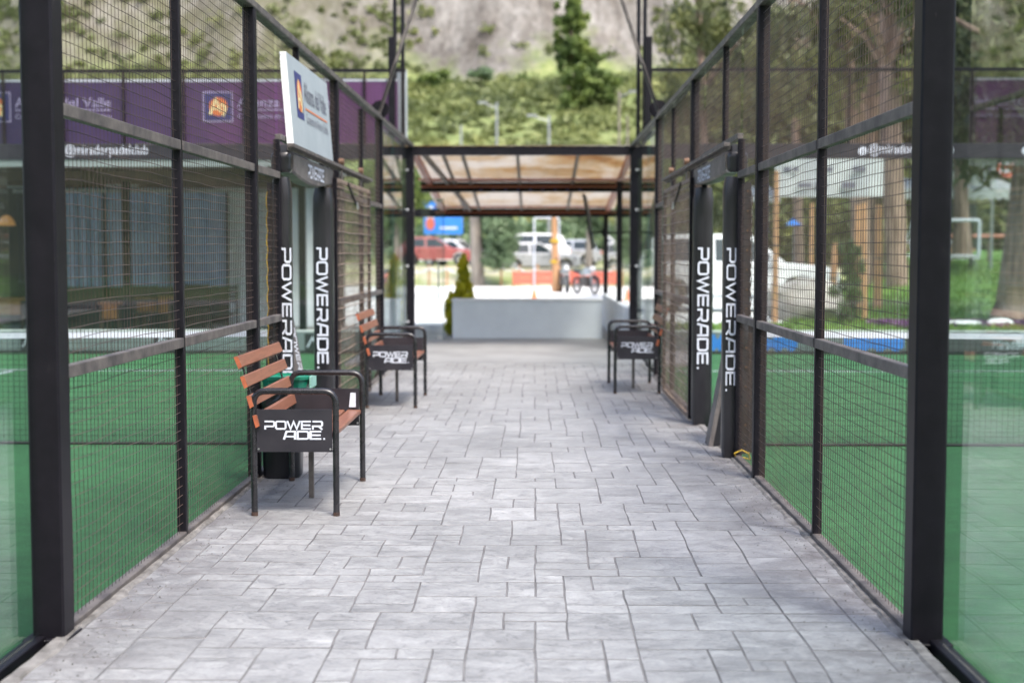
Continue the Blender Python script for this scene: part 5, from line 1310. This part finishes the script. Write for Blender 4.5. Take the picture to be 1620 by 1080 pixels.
# ivy tree in the opening
D = 62; x0 = pxX(757, D); x1_ = pxX(788, D)
bl = [(x1_ + rng.gauss(0, .38), D - .3 + rng.gauss(0, .4), rng.uniform(.7, 4.6), .42, .42, .5) for k in range(42)]
tree('ivy_tree', 'thick leaning trunk clothed in pale ivy, centre of the pavilion opening', 'tree', (x0, D, 0), [(x0, D, -.2, .32), (x0 - .1, D, 2, .28), (x0 - .2, D, 4.2, .24), (x0 + .2, D, 5.4, .1)], bl, 'leafD', 260, .09, 'palebark')
for k, (px, lab) in enumerate(((930, 'slim pale trunk left of the television in the opening'), (1012, 'leafy tree seen through the narrow pane by the right bench'), (612, 'leafy tree seen through the narrow pane left of the pavilion'))):
    D = 64 if k == 0 else 46; x0 = pxX(px, D)
    bl = [(x0 + rng.gauss(0, .9), D + rng.gauss(0, .8), rng.uniform(2.2, 4.6), .6, .6, .5) for q in range(22)]
    tree('lot_tree', lab, 'tree', (x0, D, 0), [(x0, D, -.2, .2), (x0 + .05, D, 2, .16), (x0, D, 4, .08)], bl, 'leafB' if k else 'leafD', 160, .12, 'palebark')
# conifers on the slope
def conifer(px, pytop, pybase, wpx, D, lab, tiers, leafm='leafB'):
    x0 = pxX(px, D); zb = hillz(x0, D); zt = 1.5 + (400 - pytop) * D / 2160; s_ = D / 2160
    bl = []
    for (fx, fy, rx, ry) in tiers:   # pixel offsets from the column line, photo y, radii in px
        for q in range(int(16 + rx * ry / 18)):
            bl.append((x0 + (fx + max(-rx, min(rx, rng.gauss(0, rx * .48)))) * s_, D + rng.gauss(0, rx * .4) * s_, 1.5 + (400 - fy + rng.gauss(0, ry * .42)) * s_, rx * .22 * s_, rx * .22 * s_, ry * .26 * s_))
    tree('conifer', lab, 'tree', (x0, D, zb), [(x0, D, zb - 1, .5), (x0, D, (zb + zt) / 2, .35), (x0 + .2, D, zt - 1, .08)], bl, leafm, 120, .22, group='conifers standing against the cliff')
conifer(903, -15, 190, 60, 150, 'tall bright green conifer standing against the pale cliff', [(0, 0, 16, 18), (0, 40, 24, 28), (-2, 80, 26, 26), (4, 108, 22, 16), (28, 98, 22, 18)])
conifer(925, 110, 215, 80, 142, 'broad lower conifer at the foot of the tall one', [(-8, 130, 26, 22), (28, 138, 26, 22), (5, 158, 40, 20), (15, 182, 36, 16)])
D = 165
for k, (px, py, w, h, lab) in enumerate(((819, 140, 15, 14, 'round dark bush at the cliff foot, left of the conifers'), (760, 118, 20, 10, 'wide bush clinging halfway up the pale cliff foot'), (693, 130, 22, 15, 'dark green bush where the scrub meets the cliff'), (835, 172, 26, 10, 'grey-green bush on the slope above the street lamp'))):
    x0 = pxX(px, D); s_ = D / 2160; zc = 1.5 + (400 - py) * s_
    t = thing('bush', lab, 'bush', (x0, D, zc - h * s_), 'single bushes on the slope')
    bl = [(x0 + rng.gauss(0, w * .5) * s_, D + rng.gauss(0, .6), zc + rng.gauss(0, h * .4) * s_, w * .4 * s_, w * .4 * s_, h * .45 * s_) for q in range(14)]
    v, f = leaves_np(bl, 110, .3); np_mesh('foliage', v, f, M['leafB' if k in (0, 2) else 'leafD'], t, base=t.location)
    mb = MB(); mb.tube([(x0, D, zc - h * s_ - 1), (x0, D, zc)], .12, 6); mb.build('stem', M['bark'], t)

# lamp posts
for k, (px, ytop, m_, D, arm, lab) in enumerate(((786, 165, 'palesteel', 88, -1, 'pale street lamp with short arm above the pavilion roof, left one'), (868, 185, 'palesteel', 80, -1, 'pale street lamp with long left arm above the pavilion roof'), (978, 148, 'palebark', 90, 1, 'wooden utility pole with lamp head beside the right mast'), (730, 200, 'palesteel', 95, 0, 'short pale pole at the left of the green slope'), (991, 185, 'palebark', 95, 0, 'short brown pole just right of the wooden utility pole'))):
    x0 = pxX(px, D); zt = 1.5 + (400 - ytop) * D / 2160
    t = thing('street_lamp' if arm else 'utility_pole', lab, 'street lamp' if arm else 'pole', (x0, D, 0), 'poles along the road')
    mb = MB(); mb.tube([(x0, D, -.2), (x0, D, zt)], .13, 8, radii=[.11, .07]); mb.build('pole', M[m_], t)
    if arm:
        l_ = .9 if k != 1 else 1.0
        mb = MB(); mb.tube([(x0, D, zt - .35), (x0 + arm * l_, D, zt - .05)], .04, 6); a_ = mb.build('arm', M['palesteel'], t)
        mb = MB(); mb.box(x0 + arm * l_ - .3, x0 + arm * l_ + .3, D - .12, D + .12, zt - .08, zt + .04, .03); mb.build('lamp_head', M['palesteel'], t)

# ------------------------------------------------------------------ right side: eucalyptus grove
def big_tree(px_base, py_base, D, pts, wpx, lab, crowns=(), barkm='bark', leafm='leafC'):
    s_ = D / 2160; x0 = pxX(px_base, D)
    tr = [(pxX(px, D), D + dy, 1.5 + (400 - py) * s_, w * s_ / 2) for px, py, w, dy in pts]
    zb = tr[0][2]
    limbs = []
    top = tr[-1]
    for q in range(6):
        b_ = tr[rng.randrange(max(1, len(tr) - 2), len(tr))]; a = rng.random() * 6.28; l_ = rng.uniform(1.5, 3.5)
        limbs.append([(b_[0], b_[1], b_[2], .12), (b_[0] + math.cos(a) * l_ * .5, b_[1] + math.sin(a) * l_ * .5, b_[2] + l_ * .6, .07), (b_[0] + math.cos(a) * l_, b_[1] + math.sin(a) * l_, b_[2] + l_ * .9, .025)])
    bl = []
    for cx_, cy_, rx, ry, n_ in crowns:
        for q in range(int(n_ * .75)): bl.append((pxX(cx_ + rng.gauss(0, rx * .5), D), D + rng.gauss(0, 1.6), 1.5 + (400 - cy_ + rng.gauss(0, ry * .5)) * s_, rng.uniform(.35, .8), rng.uniform(.35, .8), rng.uniform(.4, .9)))
    return tree('eucalyptus_tree', lab, 'tree', (x0, D, zb), tr, bl, leafm, 90, .10, barkm, 'eucalyptus trees behind the right court', limbs, droop=.9, aspect=1.8, shell=.2)
big_tree(1600, 510, 30, [(1588, 515, 60, 0), (1594, 480, 46, 0), (1603, 380, 40, 0), (1612, 280, 40, 0), (1622, 150, 34, 0), (1640, -60, 26, 0)], 50, 'thick leaning eucalyptus trunk at the right edge of the photo', [(1600, 60, 70, 60, 60), (1540, 120, 40, 60, 40), (1560, 240, 28, 34, 10), (1640, 170, 50, 90, 26)])
big_tree(1412, 480, 40, [(1418, 488, 46, 0), (1416, 455, 36, 0), (1412, 360, 34, 0), (1404, 250, 34, 0), (1398, 120, 32, 0), (1392, -60, 24, 0)], 35, 'straight pale eucalyptus trunk beside the wooden poles', [(1400, 0, 60, 60, 34), (1440, 110, 30, 40, 16)])
big_tree(1350, 300, 44, [(1362, 470, 30, 0), (1356, 330, 30, 0), (1348, 200, 34, 0), (1335, 100, 30, 0), (1318, -60, 24, 0)], 32, 'twin-stemmed eucalyptus rising left of the pale trunk', [(1330, 20, 50, 50, 30), (1290, 120, 40, 60, 22)])
big_tree(1376, 300, 46, [(1385, 470, 26, 0), (1378, 330, 24, 0), (1372, 180, 22, 0), (1385, -60, 18, 0)], 26, 'darker slim eucalyptus between the two pale ones', [(1375, 60, 40, 60, 20)])
big_tree(1275, 300, 52, [(1262, 420, 16, 0), (1258, 300, 14, 0), (1250, 100, 12, 0), (1240, -60, 10, 0)], 14, 'thin distant eucalyptus above the white pickup', [(1240, 60, 60, 60, 34), (1240, 170, 60, 40, 26)])
big_tree(1120, 300, 58, [(1110, 430, 16, 0), (1114, 300, 14, 0), (1108, 150, 12, 0), (1100, 20, 8, 0)], 14, 'distant eucalyptus above the right doorway', [(1110, 60, 60, 50, 40), (1130, 160, 70, 40, 34), (1060, 150, 30, 60, 20)])
big_tree(1520, 380, 44, [(1517, 408, 34, 0), (1514, 330, 24, 0), (1508, 200, 20, 0), (1500, -40, 14, 0)], 24, 'broad short-looking trunk beyond the white goal frame', [(1510, 40, 60, 60, 40), (1520, 150, 60, 50, 34), (1470, 130, 40, 80, 20)])
# distant wood on the right, one mass
bl = []
for k in range(400):
    Y = rng.uniform(66, 92); X = rng.uniform(9, 45); bl.append((X, Y, rng.uniform(.5, 13.5) * (1 if Y > 66 else .6), 1.5, 1.5, 1.3))
v, f = leaves_np(bl, 150, .24, aspect=1.3); tag(np_mesh('far_wood', v, f, M['leafC']), 'dense olive-green wood behind the right court', 'wood', kind='stuff')
# distant woodland, left hill foot
bl = []
for k in range(260):
    Y = rng.uniform(84, 100); X = rng.uniform(-48, 9); bl.append((X, Y, rng.uniform(.5, 3.2), 1.3, 1.3, .9))
v, f = leaves_np(bl, 110, .26); tag(np_mesh('hedge', v, f, M['leafD']), 'pale green hedge and bushes at the foot of the hill', 'hedge', kind='stuff')

# wooden poles
pols = [(1225, 272, 508, 30, 9, 0), (1313, 385, 498, 33, 11, -6), (1353, 325, 500, 32, 12, 0), (1366, 322, 506, 30.5, 9, 4), (1386, 325, 495, 33, 13, 0), (1281, 322, 470, 40, 7, 0)]
plab = ['tallest slim orange wooden pole, in front of the boulder', 'short leaning wooden pole left of the small cypress', 'thick wooden pole directly right of the small cypress', 'thin wooden pole leaning between two thicker ones', 'thick wooden pole beside the pale eucalyptus trunk', 'thin far wooden pole behind the pickup\'s bonnet']
for (px, yt, yb_, D, w, dx), lab in zip(pols, plab):
    s_ = D / 2160; x0 = pxX(px, D); t = thing('wooden_pole', lab, 'pole', (x0, D, 0), 'wooden poles behind the right court')
    mb = MB(); mb.tube([(x0, D, lawnz(x0, D) - .1), (x0 - dx * s_ * .5, D, 1.5 + (400 - (yt + yb_) / 2) * s_), (x0 - dx * s_, D, 1.5 + (400 - yt) * s_)], 1, 9, radii=[w * s_ * .55, w * s_ * .5, w * s_ * .42]); mb.build('shaft', M['polewood'], t, smooth=True)
    mb = MB(); z_ = 1.5 + (400 - (yt + yb_) / 2) * s_; mb.tube([(x0 - dx * s_ * .5, D, z_), (x0 - dx * s_ * .5, D, z_ + .05)], w * s_ * .56, 9); mb.build('wire_tie', M['gate_wire'], t)
# boulder
t = thing('boulder', 'large pale rounded boulder in front of the white pickup', 'boulder', (pxX(1272, 31), 31, 0))
v = []; mb = MB(); cx_, cy_ = pxX(1275, 31), 31.2; rings = []
for i in range(1, 12):
    a = math.pi * i / 12; ring = []
    for j in range(24):
        b_ = 2 * math.pi * j / 24; d_ = Vector((math.sin(a) * math.cos(b_), math.sin(a) * math.sin(b_), -math.cos(a)))
        k = 1 + .28 * noise.noise(d_ * 1.6 + Vector((3, 1, 0))) + .1 * noise.noise(d_ * 5); ring.append((cx_ + d_.x * .95 * k, cy_ + d_.y * .8 * k, .28 + d_.z * .62 * k))
    rings.append(ring)
mb.loft(rings); mb.build('rock', M['rock'], t, smooth=True)
# small cypress
t = thing('cypress', 'small dark cypress among the wooden poles', 'shrub', (pxX(1340, 29), 29, 0)); x0 = pxX(1340, 29)
bl = [(x0 + rng.gauss(0, .12), 29 + rng.gauss(0, .1), z, .17 * (1.15 - z / 2.2), .17, .16) for z in np.linspace(.05, 1.65, 26)]
v, f = leaves_np(bl, 150, .03, droop=-.8, aspect=1.5); np_mesh('foliage', v, f, M['leafE'], t, base=t.location)
mb = MB(); mb.tube([(x0, 29, -.02), (x0, 29, 1.2)], .03, 6); mb.build('trunk', M['bark'], t)
# sponsor banners with illegible grey print
def hung_banner(px0, px1, py0, py1, D, lab, red=False, rows=3, seed=1):
    s_ = D / 2160; xa, xb = pxX(px0, D), pxX(px1, D); z1 = 1.5 + (400 - py0) * s_; z0 = 1.5 + (400 - py1) * s_
    t = thing('hung_banner', lab, 'banner', ((xa + xb) / 2, D, z0), 'banners hung behind the right court')
    mb = MB(); N_ = 24; rings = []
    for j in range(N_ + 1):
        u = j / N_; x = xa + (xb - xa) * u; y = D + .05 * math.sin(u * 15 + seed); sg_ = .12 * math.sin(math.pi * u) * s_ * 20
        rings.append([(x, y, z0 - sg_ * .3), (x, y, z1 - sg_ * .25), (x, y + .01, z1 - sg_ * .25), (x, y + .01, z0 - sg_ * .3)])
    mb.loft(rings); mb.build('cloth', M['redpaint'] if red else M['tarp'], t)
    rr_ = random.Random(seed); mb = MB()
    for r_ in range(rows):
        x = xa + .08 * (xb - xa); z = z1 - (z1 - z0) * (r_ + .7) / (rows + .4)
        while x < xb - .15 * (xb - xa):
            w = rr_.uniform(.04, .14) * (xb - xa); h_ = (z1 - z0) * rr_.uniform(.10, .22)
            if rr_.random() < .7: mb.add([(x, D - .07, z - h_ / 2), (x + w, D - .07, z - h_ / 2), (x + w, D - .07, z + h_ / 2), (x, D - .07, z + h_ / 2)], [(0, 1, 2, 3)])
            x += w * 1.25
    mb.build('print', M['white'] if red else M['greyprint'], t)
    return t
hung_banner(1222, 1392, 252, 312, 38, 'wide white sponsor banner with grey print above the pickup', rows=2, seed=4)
hung_banner(1490, 1565, 262, 294, 44, 'pale banner with small grey print above the white awning', rows=2, seed=9)
hung_banner(1568, 1618, 250, 282, 46, 'red and white banner at the far right above the awning', red=True, rows=2, seed=12)
# awnings (corrugated white)
def awning(px0, px1, py, D, lab, th=10):
    s_ = D / 2160; xa, xb = pxX(px0, D), pxX(px1, D); z = 1.5 + (400 - py) * s_
    t = thing('awning', lab, 'awning', ((xa + xb) / 2, D, 0), 'white awnings')
    mb = MB(); N_ = 60; rings = []
    for j in range(N_ + 1):
        x = xa + (xb - xa) * j / N_; w = .035 * math.sin(j * 1.6); rings.append([(x, D, z + w - th * s_ * .8), (x, D - .02, z + w + .0), (x, D + 2.5, z + w + .45), (x, D + 2.5, z + w + .43), (x, D + .05, z + w - .03), (x, D + .03, z + w - th * s_ * .8)])
    mb.loft(rings); mb.build('corrugated_sheet', M['tarp'], t)
    for x in (xa + .1, xb - .1):
        for y in (D + .1, D + 2.4):
            mb = MB(); mb.tube([(x, y, 0), (x, y, z - .02)], .05, 7); mb.build('leg', M['palesteel'], t)
awning(1402, 1606, 300, 44, 'long white scalloped awning beyond the lawn', 20)
awning(1180, 1232, 312, 46, 'short white awning edge above the pickup')
# dark panel, goal, bleacher
t = thing('scoreboard', 'dark blue-grey rectangular panel under the long awning', 'panel', (pxX(1512, 46), 46.5, 0))
mb = MB(); mb.box(pxX(1485, 46), pxX(1545, 46), 46.5, 46.6, 1.5 + (400 - 347) * 46 / 2160, 1.5 + (400 - 322) * 46 / 2160, .01); mb.build('panel', M['boarddark'], t)
for px in (1490, 1540):
    mb = MB(); x0 = pxX(px, 46); mb.box(x0 - .04, x0 + .04, 46.601, 46.68, 0, 2.8); mb.build('leg', M['steel'], t)
t = thing('goal', 'white tubular football goal beyond the lawn', 'goal', (pxX(1515, 42), 42, lawnz(13, 42)))
D = 42; s_ = D / 2160; xa, xb = pxX(1440, D), pxX(1543, D); zt = 1.5 + (400 - 349) * s_; zb = 1.5 + (400 - 405) * s_
mb = MB(); mb.tube(fillet([(xa, D, zb), (xa, D, zt), (xb, D, zt), (xb, D, zb)], .06, 3), .05, 8); mb.build('front_frame', M['white'], t)
mb = MB(); mb.tube([(xb, D, zt), (xb + .25, D + .9, zb)], .035, 7); mb.tube([(xa, D, zt), (xa - .1, D + .9, zb)], .035, 7); mb.tube([(xa - .1, D + .9, zb), (xb + .25, D + .9, zb)], .035, 7); mb.build('back_stay', M['white'], t)
t = thing('bleacher', 'low white plank bleacher behind the goal', 'bleacher', (pxX(1490, 48), 48, 1))
for k in range(3):
    D = 48 + k * .5; z = 1.28 + .28 * k; mb = MB(); mb.box(pxX(1442, 48), pxX(1545, 48), D, D + .3, z, z + .09, .01); mb.build('plank', M['white'] if k != 1 else M['polewood'], t)
for px in (1450, 1495, 1540):
    x0 = pxX(px, 48); mb = MB(); mb.obox((x0, 48.0, 1.0), (x0, 49.3, 1.85), .06, .06); mb.build('support', M['palesteel'], t)
t = thing('timber_rail', 'brown horizontal timber rail running behind the bleacher', 'rail', (pxX(1530, 50), 50, 1))
mb = MB(); mb.tube([(pxX(1440, 50), 50, 2.1), (pxX(1700, 50), 50, 2.1)], .07, 7); mb.build('rail', M['redwood'], t)
for px in (1445, 1500, 1560, 1620, 1690):
    x0 = pxX(px, 50); mb = MB(); mb.tube([(x0, 50.1, .8), (x0, 50.1, 2.2)], .06, 6); mb.build('post', M['bark'], t)
# flower bed with white rounded stone
M['purpleflower'] = leaf_mat('purple_bed', (0.10, 0.03, 0.12), (0.17, 0.06, 0.18), (0.22, 0.12, 0.22), 3)
X = 6.5 + 4.5 * nrng.random(5000); Y = 25.5 + 1.6 * nrng.random(5000); X = X * 1.0
v, f = leaves_np([(pxX(px, 28), 28 + rng.uniform(-.5, .5), .06, .3, .4, .07) for px in range(1400, 1630, 8)], 200, .04); tag(np_mesh('flower_bed', v, f, M['purpleflower']), 'low purple planting strip on the lawn', 'flowers', kind='stuff')
for k, (px, w, lab) in enumerate(((1568, .28, 'white rounded stone at the end of the purple strip'), (1510, .4, 'flat white stone lying on the purple strip'))):
    t = thing('stone', lab, 'stone', (pxX(px, 28), 27.6, .0), 'white stones'); mb = MB()
    mb.sphere((pxX(px, 28), 27.6, .09), w, 12, 8, 0, (1, .6, .38 if k == 0 else .15)); mb.build('stone_body', M['plaster_cap'], t, smooth=True)
for k, (px, z_) in enumerate(((1143, 0),)): pass
t = thing('parasol', 'small bright blue parasol far behind the right court', 'parasol', (pxX(1253, 52), 52, 0)); x0 = pxX(1253, 52)
mb = MB(); mb.loft([[(x0 + r_ * math.cos(a * .785), 52 + r_ * math.sin(a * .785), z) for a in range(8)] for r_, z in ((.32, 2.55), (.03, 2.8))]); mb.build('canopy', M['blue'], t)
mb = MB(); mb.tube([(x0, 52, 0), (x0, 52, 2.9)], .025, 6); mb.build('pole', M['palesteel'], t)
